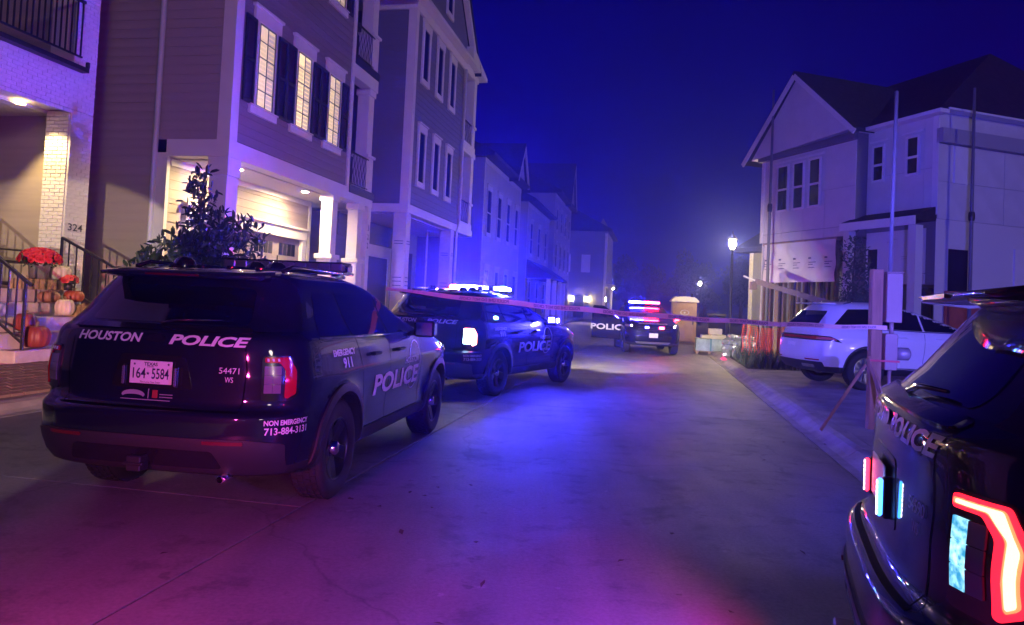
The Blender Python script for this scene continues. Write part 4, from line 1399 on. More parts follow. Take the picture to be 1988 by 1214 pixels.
_SHARED = {}
def police_suv(loc, rz, label, unit, bar, tail='off', tail_m=None, extra=None, door_open=False, text_m=None, turn=0.0, clear_m=None, both_clear=False):
    root = empty('police_suv', (loc[0], loc[1], 0), rz, label, 'police car', 'police patrol cars on the street')
    B_ = SUV_BVH
    first = not _SHARED
    tm = text_m or M_DECAL
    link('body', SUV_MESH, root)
    def shared(key, fn):
        """build a part once, then copy it with its children"""
        if key not in _SHARED:
            _SHARED[key] = fn()
            return _SHARED[key]
        return copy_tree(_SHARED[key], root)
    P = lambda *a, **k: patch_obj(B_, *a, **k)
    # glass
    rw = rounded([(-.60, 1.345), (.60, 1.345), (.545, 1.58), (.50, 1.605), (-.50, 1.605), (-.545, 1.58)], .05)
    shared('rear_window', lambda: P('rear_window', proj_frame('B'), rw, M_TINT, root, .004, .008))
    shared('windshield', lambda: P('windshield', proj_frame('F'), rounded([(-.72, 1.27), (.72, 1.27), (.60, 1.64), (-.60, 1.64)], .05), M_TINT, root, .004, .008))
    for sd in ('R', 'L'):
        def side(sd=sd):
            f_ = proj_frame(sd)
            q = P('side_glass', f_, rounded([(-.40, 1.275), (.20, 1.265), (.17, 1.60), (-.22, 1.60)], .04), M_TINT, root, .004, .008)
            return q
        shared('qg' + sd, side)
        shared('rg' + sd, lambda sd=sd: P('side_glass', proj_frame(sd), rounded([(.26, 1.262), (1.13, 1.25), (1.10, 1.61), (.23, 1.605)], .04), M_TINT, root, .004, .008))
        shared('fg' + sd, lambda sd=sd: P('side_glass', proj_frame(sd), rounded([(1.20, 1.25), (2.12, 1.245), (1.55, 1.60), (1.18, 1.61)], .04), M_TINT, root, .004, .008))
        shared('trim' + sd, lambda sd=sd: line_patch(B_, 'window_trim', proj_frame(sd), [(-.42, 1.262), (.23, 1.250), (1.16, 1.238), (2.16, 1.232)], .016, M_CHROME if False else M_HOUS, root, .006))
        def doors(sd=sd):
            f_ = proj_frame(sd)
            d1 = line_patch(B_, 'door_seam', f_, [(.30, 1.25), (.42, .95), (.50, .70), (.52, .45)], .007, M_SEAM, root)
            return d1
        shared('s1' + sd, doors)
        shared('s2' + sd, lambda sd=sd: line_patch(B_, 'door_seam', proj_frame(sd), [(1.17, 1.62), (1.17, 1.2), (1.15, .45)], .007, M_SEAM, root))
        shared('s3' + sd, lambda sd=sd: line_patch(B_, 'door_seam', proj_frame(sd), [(2.22, 1.22), (2.30, .9), (2.28, .45)], .007, M_SEAM, root))
        shared('s4' + sd, lambda sd=sd: line_patch(B_, 'door_seam', proj_frame(sd), [(.52, .46), (2.28, .46)], .007, M_SEAM, root))
        shared('cl' + sd, lambda sd=sd: P('sill_cladding', proj_frame(sd), rounded([(.50, .335), (2.52, .335), (2.50, .455), (.52, .455)], .03), M_CLAD, root, .014, .03, .08))
        for ax in (0, WB):
            def arch(ax=ax, sd=sd):
                o_, i_ = [], []
                for k in range(25):
                    t = R(-8) + (PI + R(16)) * k / 24
                    o_.append((ax + .515 * math.cos(t), AXZ + .515 * math.sin(t)))
                    i_.append((ax + .450 * math.cos(t), AXZ + .450 * math.sin(t)))
                return P('wheel_arch_trim', proj_frame(sd), o_ + i_[::-1], M_CLAD, root, .016, .04, .04)
            shared('arch%s%d' % (sd, ax > 0), arch)
        for hx in (.62, 1.36):
            def handle(hx=hx, sd=sd):
                sy = -1 if sd == 'R' else 1
                c = cast(B_, proj_frame(sd), (hx, 1.09), .0)
                return MB().box((hx, c.y + sy * .002, 1.075), (hx + .20, c.y + sy * .045, 1.105)).build('door_handle', M_HOUS, root, bevel=.01)
            shared('hd%s%g' % (sd, hx), handle)
        def mirror(sd=sd):
            sy = -1 if sd == 'R' else 1
            b = MB().box((1.93, sy * .93, 1.20), (2.02, sy * 1.02, 1.25)).box((1.90, sy * 1.00, 1.19), (2.06, sy * 1.22, 1.36))
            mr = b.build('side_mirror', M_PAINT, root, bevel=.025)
            MB().box((1.892, sy * 1.03, 1.21), (1.899, sy * 1.20, 1.34)).build('mirror_glass', M_CHROME, mr)
            return mr
        shared('mir' + sd, mirror)
        # roof rails and ribs
        shared('rail' + sd, lambda sd=sd: MB().tube([(-.35, (-.60 if sd == 'R' else .60), 1.745), (-.2, (-.60 if sd == 'R' else .60), 1.785), (.85, (-.585 if sd == 'R' else .585), 1.785), (1.0, (-.56 if sd == 'R' else .56), 1.75)], .017, 6).build('roof_rail', M_HOUS, root))
    for k, y in enumerate((-.36, -.12, .12, .36)):
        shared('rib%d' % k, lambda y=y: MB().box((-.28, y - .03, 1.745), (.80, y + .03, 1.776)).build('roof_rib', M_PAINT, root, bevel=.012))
    # spoiler with high brake lamp
    def spoiler():
        b = MB()
        n = 13
        top, bot = [], []
        for k in range(n):
            y = -.60 + 1.20 * k / (n - 1)
            c = 1 - (abs(y) / .60) ** 4 * .35
            top += [(-.42, y * .96, 1.735), (-.60, y, 1.722), (-.66 - .16 * c, y, 1.690)]
            bot += [(-.42, y * .96, 1.68), (-.58, y, 1.655), (-.645 - .16 * c, y, 1.668)]
        b.v = top + bot
        o = len(top)
        F = []
        for k in range(n - 1):
            for j in range(2):
                F.append((k * 3 + j, k * 3 + j + 1, (k + 1) * 3 + j + 1, (k + 1) * 3 + j))
                F.append((o + k * 3 + j, o + (k + 1) * 3 + j, o + (k + 1) * 3 + j + 1, o + k * 3 + j + 1))
            F.append((k * 3 + 2, o + k * 3 + 2, o + (k + 1) * 3 + 2, (k + 1) * 3 + 2))
        for k in (0, n - 1):
            F.append((k * 3, k * 3 + 1, o + k * 3 + 1, o + k * 3)); F.append((k * 3 + 1, k * 3 + 2, o + k * 3 + 2, o + k * 3 + 1))
        b.f = F; b.m = [0] * len(F); b.s = [True] * len(F)
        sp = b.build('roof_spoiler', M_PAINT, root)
        MB().box((-.828, -.20, 1.673), (-.80, .20, 1.687)).build('brake_lamp', mat('dark_red_lens', (.09, .004, .008), .2), sp)
        return sp
    shared('spoiler', spoiler)
    for k, (x, y) in enumerate(((-.10, .36), (.28, -.24), (.34, -.02))):
        def dome(x=x, y=y, k=k):
            b = MB().lathe([(.085, 1.755), (.085, 1.78), (.075, 1.81), (.05, 1.835), (.001, 1.845)], 18, c=(x, y, 0))
            if k == 1: b.tube([(x, y, 1.84), (x, y, 1.90)], .006, 5)
            return b.build('roof_antenna', M_HOUS, root)
        shared('dome%d' % k, dome)
    light_bar(root, bar)
    # rear end
    f_ = proj_frame('B')
    shared('ledge', lambda: P('tailgate_ledge', f_, rounded([(-.66, 1.292), (.66, 1.292), (.64, 1.326), (-.64, 1.326)], .012), M_HOUS, root, .02, .03, .05))
    shared('bumper', lambda: P('rear_bumper', f_, rounded([(-.90, .36), (.90, .36), (.92, .57), (.72, .60), (-.72, .60), (-.92, .57)], .03), M_CLAD, root, .010, .03, .07))
    shared('diff', lambda: P('bumper_insert', f_, rounded([(-.55, .40), (.55, .40), (.50, .52), (-.50, .52)], .03), M_HOUS, root, .016, .02, .07))
    shared('hitch', lambda: MB().box((-1.12, -.05, .37), (-1.02, .05, .47)).box((-1.13, -.07, .41), (-1.10, .07, .43)).build('tow_hitch', M_IRON, root, bevel=.006))
    for sy in (-1, 1):
        shared('refl%d' % sy, lambda sy=sy: P('bumper_reflector', f_, rounded([(sy * .44, .566), (sy * .70, .566), (sy * .70, .588), (sy * .44, .588)], .008), mat('dull_red_reflector', (.11, .008, .014), .3), root, .018, .02, .05))
        shared('tseam%d' % sy, lambda sy=sy: line_patch(B_, 'tailgate_seam', f_, [(sy * .63, 1.27), (sy * .66, 1.05), (sy * .64, .77)], .008, M_SEAM, root))
    shared('tseamb', lambda: line_patch(B_, 'tailgate_seam', f_, [(-.64, .775), (.64, .775)], .010, M_SEAM, root))
    shared('recess', lambda: P('plate_recess', f_, rounded([(-.30, .90), (.30, .90), (.24, 1.125), (-.24, 1.125)], .03), M_HOUS, root, .003, .004, .05))
    shared('exhaust', lambda: MB().lathe([(.022, -.05), (.030, -.05), (.030, .16), (.022, .16)], 14, 'x', (-.95, -.55, .33)).build('exhaust_tip', M_CHROME, root))
    shared('wiper', lambda: MB().tube([(-.895, .0, 1.34), (-.875, -.08, 1.365), (-.85, -.42, 1.378)], [.014, .01, .006], 6).build('rear_wiper', M_HOUS, root))
    # licence plate
    plate = MB().box((-.990, -.155, .930), (-.982, .155, 1.085)).build('licence_plate', M_PLATE, root, bevel=.003)
    if unit == '54471':
        mm = lambda y, z: frame((-.9915, y, z), (0, -1, 0), (0, 0, 1))
        flat_text('plate_text', '164', .095, .072, M_PTXT, mm(.083, 1.0), plate, .012)
        flat_text('plate_text', '5584', .125, .072, M_PTXT, mm(-.072, 1.0), plate, .012)
        flat_text('plate_text', 'TEXAS', .10, .024, M_PTXT, mm(0, 1.063), plate, .02)
        flat_text('plate_text', 'EXEMPT', .05, .010, M_PTXT, mm(0, 1.045), plate, .0)
        flat_text('plate_text', 'The Lone Star State', .15, .012, M_PTXT, mm(0, .942), plate, .0)
        star = []
        for k in range(10):
            t = PI * k / 5
            r_ = .013 if k % 2 == 0 else .006
            star.append((r_ * math.sin(t), r_ * math.cos(t)))
        for y, z, s in ((.0185, 1.0, 1.0), (.12, 1.06, .8), (-.13, 1.065, .8)):
            MB().add([(-.9915, y + a * s, z + c * s) for a, c in star], [tuple(range(10))]).build('plate_star', M_PTXT, plate)
    # lettering
    decal(B_, 'lettering', f_, 'HOUSTON', .345, 1.237, -.50, .062, tm, root, .03, .25)
    decal(B_, 'lettering', f_, 'POLICE', -.385, 1.237, -.56, .068, tm, root, .035, .25)
    shared('oval', lambda: P('oval_badge', f_, [(.0 + .075 * math.cos(t), 1.239 + .028 * math.sin(t)) for t in [2 * PI * k / 24 for k in range(24)]], M_HOUS, root, .008, .01, .04))
    if unit:
        decal(B_, 'lettering', f_, unit, -.545, 1.045, -.135, .040, tm, root, .0)
        decal(B_, 'lettering', f_, 'WS', -.548, .985, -.055, .036, tm, root, .0)
    fs = proj_frame('R')
    fl = proj_frame('L')
    decal(B_, 'lettering', proj_frame('BR', R(52)), 'NON EMERGENCY', -.06, .712, -.34, .036, tm, root, .03)
    decal(B_, 'lettering', proj_frame('BR', R(52)), '713-884-3131', -.06, .655, -.33, .048, tm, root, .02)
    decal(B_, 'lettering', fs, 'EMERGENCY', .0, 1.140, .46, .052, tm, root, .03, -.15)
    decal(B_, 'lettering', fs, '911', .06, 1.055, .20, .085, tm, root, .03, -.15)
    if not door_open:
        decal(B_, 'lettering', fs, 'POLICE', 1.46, .80, 1.42, .19, tm, root, .035)
    decal(B_, 'lettering', fl, 'POLICE', 1.52, .86, -1.52, .22, M_DECALG, root, .03)
    if not door_open:
        decal(B_, 'lettering', fs, 'HOUSTON', 1.88, .96, .46, .065, tm, root, .02)
        oo = [(2.00 + .21 * math.cos(t), .90 + .25 * math.sin(t)) for t in [2 * PI * k / 28 for k in range(28)]]
        ii = [(2.00 + .195 * math.cos(t), .90 + .235 * math.sin(t)) for t in [2 * PI * k / 28 for k in range(28)]]
        line_patch(B_, 'shield_outline', fs, oo + [oo[0]], .014, M_DECALG, root, .004)
    if unit == '54471':
        # arched sticker and small shield under the plate
        arc = [(.13 + .085 * math.cos(t), .850 + .034 * math.sin(t)) for t in [PI * k / 10 for k in range(11)]]
        arc2 = [(.13 + .075 * math.cos(t), .838 + .016 * math.sin(t)) for t in [PI - PI * k / 10 for k in range(11)]]
        P('sticker', f_, arc + arc2, M_DECALG, root, .004, .004, .04)
        P('sticker', f_, rect(-.050, .835, -.012, .888), mat('sticker_red', (.3, .03, .03), .5), root, .004, .004, .04)
        P('sticker', f_, rect(-.145, .818, .22, .823), M_DECALG, root, .004, .004, .06)
        P('sticker', f_, rect(.015, .828, .02, .895), M_DECALG, root, .004, .004, .06)
        for q in range(2):
            P('sticker', f_, rect(-.16, .858 - q * .018, -.065, .863 - q * .018), M_DECALG, root, .004, .004, .05)
    # tail lamps wrap round the corners
    for sd in ('BR', 'BL'):
        sg = 1 if sd == 'BR' else -1
        ff_ = proj_frame(sd, R(33))
        X = lambda pts: [(sg * (p[0] * .84 - .012), p[1]) for p in pts]
        on = tail != 'off'
        hs = P('tail_lamp', ff_, rounded(X([(.125, .85), (.125, 1.155), (-.10, 1.155), (-.175, 1.06), (-.175, .90), (-.12, .85)]), .03), M_HOUS, root, .010, .03, .035)
        red = tail_m if (on and tail_m) else M_REDL
        cshape = X([(.105, 1.145), (.105, 1.108), (-.010, 1.108), (-.055, 1.06), (-.055, .875), (-.075, .868), (-.145, .90), (-.145, 1.055), (-.085, 1.145)])
        P('red_lens', ff_, rounded(cshape, .012, 3), red, hs, .020, .016, .025)
        cl = clear_m or M_CLRL
        for q in range(2):
            for r_ in range(3):
                a0 = .105 - q * .066
                P('clear_lens', ff_, rounded(X([(a0, .903 + r_ * .0615), (a0, .9625 + r_ * .0615), (a0 - .064, .9625 + r_ * .0615), (a0 - .064, .903 + r_ * .0615)]), .003, 2), cl if (q == 0 or both_clear) else M_CLRL, hs, .016, .012, .03)
        for q in range(3):
            P('amber_tick', ff_, X([(.085 - q * .04, 1.118), (.070 - q * .04, 1.118), (.075 - q * .04, 1.137), (.09 - q * .04, 1.137)]), M_DECAL, hs, .024, .01, .02)
    # front end
    ff2 = proj_frame('F')
    shared('grille', lambda: P('grille', ff2, rounded([(-.56, .80), (.56, .80), (.62, 1.02), (-.62, 1.02)], .05), M_HOUS, root, .010, .03, .05))
    for k in range(3):
        shared('gb%d' % k, lambda k=k: P('grille_bar', ff2, rect(-.55, .835 + k * .06, .55, .85 + k * .06), M_CLAD, root, .022, .015, .06))
    shared('lowgrille', lambda: P('lower_grille', ff2, rounded([(-.60, .48), (.60, .48), (.66, .66), (-.66, .66)], .04), M_HOUS, root, .008, .02, .06))
    shared('skid', lambda: P('skid_plate', ff2, rounded([(-.55, .37), (.55, .37), (.62, .44), (-.62, .44)], .02), mat('skid_grey', (.30, .30, .32), .4, metal=.6), root, .016, .03, .06))
    for sd in ('FR', 'FL'):
        sg = -1 if sd == 'FR' else 1
        def head(sd=sd, sg=sg):
            f3 = proj_frame(sd, R(28))
            X = lambda pts: [(sg * p[0], p[1]) for p in pts]
            h_ = P('headlamp', f3, rounded(X([(-.16, .93), (.20, .95), (.24, 1.03), (-.16, 1.03)]), .03), M_HOUS, root, .010, .03, .04)
            P('lens', f3, rounded(X([(-.14, .945), (-.02, .948), (-.02, 1.015), (-.14, 1.015)]), .015), M_CLRL, h_, .016, .01, .03)
            P('lens', f3, rounded(X([(.0, .95), (.13, .955), (.14, 1.015), (.0, 1.015)]), .015), M_CLRL, h_, .016, .01, .03)
            P('fog_lens', f3, rounded(X([(-.12, .58), (.10, .58), (.12, .70), (-.10, .70)]), .03), M_HOUS, h_, .012, .02, .05)
            return h_
        shared('head' + sd, head)
    fp = MB().box((3.985, -.155, .59), (3.995, .155, .745)).build('licence_plate', M_PLATE, root, bevel=.003)
    wheels(root, RIMB, True, turn)
    if door_open:
        # passenger front door swung wide open
        pts = [(0, .42), (0, 1.20), (-.18, 1.245), (-.72, 1.62), (-1.10, 1.63), (-1.13, 1.2), (-1.13, .42)]
        hinge = (2.26, -.985, 0)
        b = MB().prism([(p[0], p[1]) for p in pts[:2] + [(-1.13, 1.2), (-1.13, .42)]], 'y', -.05, .03)
        b.bar((-.02, .0, 1.21), (-.74, .09, 1.62), .05, .06).bar((-.72, .09, 1.62), (-1.12, .09, 1.63), .05, .05).bar((-1.12, .09, 1.63), (-1.12, 0, 1.2), .05, .06)
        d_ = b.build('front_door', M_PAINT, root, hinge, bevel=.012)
        d_.rotation_euler = (0, 0, R(66))
        MB().add([(-.12, .02, 1.2), (-1.1, .02, 1.2), (-1.1, .085, 1.61), (-.74, .085, 1.60)], [(0, 1, 2, 3)]).build('side_glass', M_TINT, d_)
        flat_text('lettering', 'POLICE', 1.5, .22, mat('lit_decal', (.85, .85, .85), .5), frame((-.42, -.052, .86), (1, 0, 0), (0, 0, 1)), d_, .03)  # whiter copy of the decal imitates strongly lit lettering
        MB().box((-.95, -.09, 1.08), (-.75, -.055, 1.11)).build('door_handle', M_HOUS, d_, bevel=.008)
    if extra: extra(root)
    return root
# ------------------------------------------------------------------ the patrol cars
def faceted_lens():
    m = glow('faceted_reverse_lens', (.12, .62, .85), .95)
    nt = m.node_tree
    bs = nt.nodes['Principled BSDF']
    tc = nt.nodes.new('ShaderNodeTexCoord')
    vo = nt.nodes.new('ShaderNodeTexNoise'); vo.inputs['Scale'].default_value = 55; vo.inputs['Detail'].default_value = 2
    nz = nt.nodes.new('ShaderNodeTexNoise'); nz.inputs['Scale'].default_value = 17; nz.inputs['Detail'].default_value = 3
    mx = nt.nodes.new('ShaderNodeMath'); mx.operation = 'MULTIPLY'
    rp = nt.nodes.new('ShaderNodeValToRGB')
    rp.color_ramp.elements[0].position = .16; rp.color_ramp.elements[0].color = (.02, .22, .38, 1)
    rp.color_ramp.elements[1].position = .38; rp.color_ramp.elements[1].color = (.45, .90, 1, 1)
    nt.links.new(tc.outputs['Object'], vo.inputs['Vector']); nt.links.new(tc.outputs['Object'], nz.inputs['Vector'])
    nt.links.new(vo.outputs['Fac'], mx.inputs[0]); nt.links.new(nz.outputs['Fac'], mx.inputs[1])
    nt.links.new(mx.outputs[0], rp.inputs['Fac']); nt.links.new(rp.outputs['Color'], bs.inputs['Emission Color'])
    return m

OFF = [None] * 10
BLUE_HI, BLUE_LO, RED_HI = led('blue', 11500), led('blue', 120), led('red', 2500)
WHITE_HI = led('white', 260)

def strobes(root, ml, mr):
    for y, m in ((.19, ml), (-.19, mr)):
        s_ = MB().box((-.995, y - .014, .915), (-.955, y + .014, 1.055)).build('plate_strobe', M_HOUS, root, bevel=.005)
        MB().box((-1.012, y - .009, .921), (-.9955, y + .009, 1.049)).build('strobe_lens', m or M_LEDOFF, s_, bevel=.006)
        for k in range(7):
            boxo('strobe_led', (-1.0145, y - .006, .926 + k * .0172), (-1.0125, y + .006, .926 + k * .0172 + .012), (glow('strobe_core', (1, .75, .85), 6) if m else M_LEDOFF), s_)

police_suv((-2.269, 6.023), 1.424, 'nearest patrol car at left, lights off, licence plate and unit 54471 on its tailgate', '54471', (OFF, OFF),
           extra=lambda r: strobes(r, None, None))

def car2_extra(r):
    for sy in (-.70, .70):
        MB().lathe([(.001, 3.90), (.055, 3.90), (.06, 3.86)], 14, 'x', (0, sy, .99)).build('headlight', led('white', 60), r)
        l = bpy.data.lights.new('headlight_beam', 'SPOT')
        l.color = (1, .84, .72); l.energy = 1700; l.spot_size = R(52); l.spot_blend = .6; l.shadow_soft_size = .06
        o = bpy.data.objects.new('headlight_beam', l)
        col.objects.link(o)
        o.parent = r
        o.location = (4.02, sy, .98)
        o.rotation_euler = Vector((1, -.07, -.03)).to_track_quat('-Z', 'Y').to_euler()
    strobes(r, None, None)
    P = lambda *a, **k: patch_obj(SUV_BVH, *a, **k)
    P('side_strobe', proj_frame('R'), rounded(rect(-.13, 1.30, -.02, 1.34), .015), led('cyan', 40), r, .02, .02, .04)
    MB().box((1.892, -1.17, 1.25), (1.886, -1.06, 1.33)).build('mirror_strobe', led('blue', 2500), r)
    MB().box((1.90, -1.226, 1.25), (2.00, -1.221, 1.32)).build('mirror_strobe', led('blue', 700), r)
police_suv((-1.033, 13.058), 1.118, 'patrol car angled across the street with its roof bar flashing white and blue', None,
           ([led('red', 1500), WHITE_HI, BLUE_HI, BLUE_HI, WHITE_HI, None, BLUE_LO, None, BLUE_LO, led('cyan', 160)],
            [None, None, led('blue', 900), led('blue', 900), led('blue', 900), None, None, None, None, None], (led('blue', 1000), led('blue', 15000))),
           tail='on', tail_m=glow('tail_glow_far', (1, .20, .16), 22), clear_m=glow('reverse_glow', (.45, .80, 1.0), 40), both_clear=True, extra=car2_extra, text_m=M_DECALG)

def car3_extra(r):
    P = lambda *a, **k: patch_obj(SUV_BVH, *a, **k)
    f_ = proj_frame('F')
    P('grille_strobe', f_, rounded(rect(-.30, .91, -.16, .965), .015), led('blue', 60), r, .04, .03, .04)
    P('grille_strobe', f_, rounded(rect(.20, .90, .36, .97), .015), led('red', 120), r, .04, .03, .04)
    MB().box((2.065, -1.20, 1.20), (2.072, -1.05, 1.34)).build('mirror_strobe', led('blue', 90), r)
    MB().box((2.065, 1.05, 1.20), (2.072, 1.20, 1.34)).build('mirror_strobe', led('red', 60), r)
    for sy in (-1, 1):
        for dy in (0, .13):
            MB().lathe([(.001, 3.80), (.030, 3.80)], 12, 'x', (0, sy * (.62 + dy) , .99)).build('running_lamp', led('white', 14), r)
            r.children[-1].location.x = -.02 if dy else .06
    decal(SUV_BVH, 'lettering', f_, 'HOUSTON POLICE', 0, 1.075, 1.0, .035, M_DECAL, r, .02)
police_suv((5.235, 29.965), -1.62, 'far patrol car facing the viewer, passenger door open, roof bar blue and red', None,
           (OFF, [led('red', 240)] * 5 + [led('blue', 330)] * 5), door_open=True, extra=car3_extra, turn=.0)

def car4_extra(r):
    l = bpy.data.lights.new('bar_end_beam', 'SPOT')
    l.color = (.11, .09, 1.0); l.energy = 4200; l.spot_size = R(52); l.spot_blend = .7; l.shadow_soft_size = .05
    o = bpy.data.objects.new('bar_end_beam', l)
    col.objects.link(o)
    o.parent = r
    o.location = (1.02, .64, 1.84)
    o.rotation_euler = Vector((.10, 1, .10)).to_track_quat('-Z', 'Y').to_euler()
    strobes(r, led('red', 5), led('cyanblue', 5))
    for y, c, e in ((.19, (1, .01, .12), 64), (-.19, (.02, .05, 1), 150)):
        l = bpy.data.lights.new('strobe_lamp', 'SPOT')
        l.color = c; l.energy = e * 1.3; l.shadow_soft_size = .03; l.spot_size = R(130); l.spot_blend = .5
        o = bpy.data.objects.new('strobe_lamp', l)
        col.objects.link(o)
        o.parent = r
        o.location = (-1.075, y, .985)
        o.rotation_euler = Vector((-1, 0, -.45)).to_track_quat('-Z', 'Y').to_euler()
    f_ = proj_frame('BR', R(33))
    fit_ = lambda pts: [(a * .84 - .012, c) for a, c in pts]
    core = [(.094, 1.136), (.094, 1.120), (-.030, 1.120), (-.088, 1.066), (-.088, .905), (-.096, .896), (-.132, .916), (-.132, 1.048), (-.078, 1.136)]
    patch_obj(SUV_BVH, 'lit_tube', f_, rounded(fit_(core), .012, 3), glow('tail_tube', (1, .26, .09), .8), r, .026, .012, .025)
    inner = [(.080, 1.1335), (.080, 1.123), (-.036, 1.123), (-.096, 1.067), (-.096, .912), (-.101, .907), (-.126, .920), (-.126, 1.046), (-.075, 1.1335)]
    patch_obj(SUV_BVH, 'tube_core', f_, rounded(fit_(inner), .008, 3), glow('tail_tube_core', (1, .62, .36), 1.3), r, .030, .008, .025)
police_suv((2.30, 2.40), -.345, 'cropped patrol car at right edge, tail lamp glowing red and orange close to the viewer', '54590',
           ([led('blue', 420)] * 4 + [None, led('red', 1500), None, led('red', 1500), None, led('red', 1500)], [led('blue', 4000)] * 4 + [None] * 6, (led('ice', 2500), None)),
           tail='on', tail_m=glow('tail_glow_near', (1, .012, .03), 1.3), clear_m=faceted_lens(), extra=car4_extra, text_m=M_DECALG)

# ------------------------------------------------------------------ white car in the driveway
def white_car(loc, rz, z):
    r = empty('white_suv', (loc[0], loc[1], z), rz, 'white luxury car parked nose-in on the driveway behind the wooden post', 'car')
    B_ = LUX_BVH
    P = lambda *a, **k: patch_obj(B_, *a, **k)
    link('body', LUX_MESH, r)
    P('rear_window', proj_frame('B'), rounded([(-.62, 1.22), (.62, 1.22), (.52, 1.52), (-.52, 1.52)], .05), M_TINT, r)
    P('windshield', proj_frame('F'), rounded([(-.74, 1.22), (.74, 1.22), (.56, 1.60), (-.56, 1.60)], .05), M_TINT, r)
    for sd in ('R', 'L'):
        f_ = proj_frame(sd)
        sy = -1 if sd == 'R' else 1
        P('side_glass', f_, rounded([(-.62, 1.245), (.22, 1.21), (.20, 1.585), (-.28, 1.565)], .03), M_TINT, r)
        P('side_glass', f_, rounded([(.25, 1.21), (1.17, 1.195), (1.14, 1.59), (.23, 1.585)], .02), M_TINT, r)
        P('side_glass', f_, rounded([(1.21, 1.195), (2.22, 1.19), (1.62, 1.50), (1.18, 1.59)], .03), M_TINT, r)
        line_patch(B_, 'window_trim', f_, [(-.70, 1.232), (.25, 1.195), (1.2, 1.18), (2.28, 1.178)], .016, M_CHROME, r, .006)
        line_patch(B_, 'door_seam', f_, [(.28, 1.18), (.44, .9), (.50, .46)], .008, M_SEAM, r)
        line_patch(B_, 'door_seam', f_, [(1.19, 1.18), (1.16, .46)], .008, M_SEAM, r)
        line_patch(B_, 'door_seam', f_, [(2.28, 1.15), (2.32, .46)], .008, M_SEAM, r)
        P('sill_cladding', f_, rounded([(.50, .33), (2.52, .33), (2.5, .42), (.52, .42)], .03), M_CLAD, r, .012, .03, .08)
        P('sill_trim', f_, rounded([(.55, .44), (2.45, .44), (2.45, .46), (.55, .46)], .008), M_CHROME, r, .012, .02, .08)
        for ax in (0, WB):
            o_, i_ = [], []
            for k in range(25):
                t = R(-8) + (PI + R(16)) * k / 24
                o_.append((ax + .480 * math.cos(t), AXZ + .480 * math.sin(t)))
                i_.append((ax + .450 * math.cos(t), AXZ + .450 * math.sin(t)))
            P('wheel_arch_trim', f_, o_ + i_[::-1], M_CLAD, r, .010, .03, .04)
        for hx in (.62, 1.40):
            c = cast(B_, f_, (hx, 1.06), 0)
            MB().box((hx, c.y, 1.045), (hx + .2, c.y + sy * .04, 1.075)).build('door_handle', M_WHITEP, r, bevel=.01)
        b = MB().box((2.0, sy * .93, 1.17), (2.1, sy * 1.02, 1.21)).box((1.98, sy * 1.0, 1.17), (2.13, sy * 1.2, 1.32))
        b.build('side_mirror', M_WHITEP, r, bevel=.025)
        MB().tube([(-.30, sy * .60, 1.665), (-.1, sy * .60, 1.715), (.7, sy * .575, 1.735), (.95, sy * .55, 1.70)], .016, 6).build('roof_rail', M_CHROME, r)
        # tail lamp strip wrapping round the corner
        pts = [(-.97, .93), (-.70, .935), (-.52, .905), (-.60, .965), (-.72, 1.02), (-.97, 1.03)]
        h_ = P('tail_lamp', f_, pts, M_HOUS, r, .010, .02, .03)
        P('red_lens', f_, [(-.93, .955), (-.70, .955), (-.62, .95), (-.66, .985), (-.74, 1.0), (-.93, 1.008)], mat('red_lens_lit', (.6, .12, .12), .15, coat=.6), h_, .018, .012, .03)
    fb = proj_frame('B')
    h_ = P('tail_lamp', fb, rounded(rect(-.78, .93, .78, 1.03), .02), M_HOUS, r, .006, .01, .05)
    P('red_lens', fb, rounded(rect(-.74, .955, .74, 1.005), .015), M_REDL, h_, .014, .012, .05)
    P('rear_bumper', fb, rounded(rect(-.86, .34, .86, .52), .03), M_CLAD, r, .012, .02, .07)
    P('bumper_reflector', fb, rounded(rect(-.82, .545, -.50, .57), .008), M_REDL, r, .012, .02, .05)
    P('bumper_reflector', fb, rounded(rect(.50, .545, .82, .57), .008), M_REDL, r, .012, .02, .05)
    P('exhaust_trim', fb, rounded(rect(-.70, .40, -.35, .46), .02), M_CHROME, r, .02, .02, .05)
    MB().box((-.72, -.56, 1.655), (-.40, .56, 1.68)).build('roof_spoiler', M_WHITEP, r, bevel=.01)
    MB().box((-1.045, -.155, .72), (-1.036, .155, .87)).build('licence_plate', M_PLATE, r)
    for sd, sg in (('FR', -1), ('FL', 1)):
        P('headlamp', proj_frame(sd, R(28)), rounded([(sg * -.14, .90), (sg * .2, .92), (sg * .24, .98), (sg * -.14, .98)], .02), M_CLRL, r, .012, .02, .05)
    P('grille', proj_frame('F'), rounded(rect(-.5, .6, .5, .95), .06), M_HOUS, r, .01, .02, .06)
    wheels(r, RIMS, False)
    return r
white_car((7.06, 15.87), .095, .157).scale = (1.03, 1.03, 1.03)

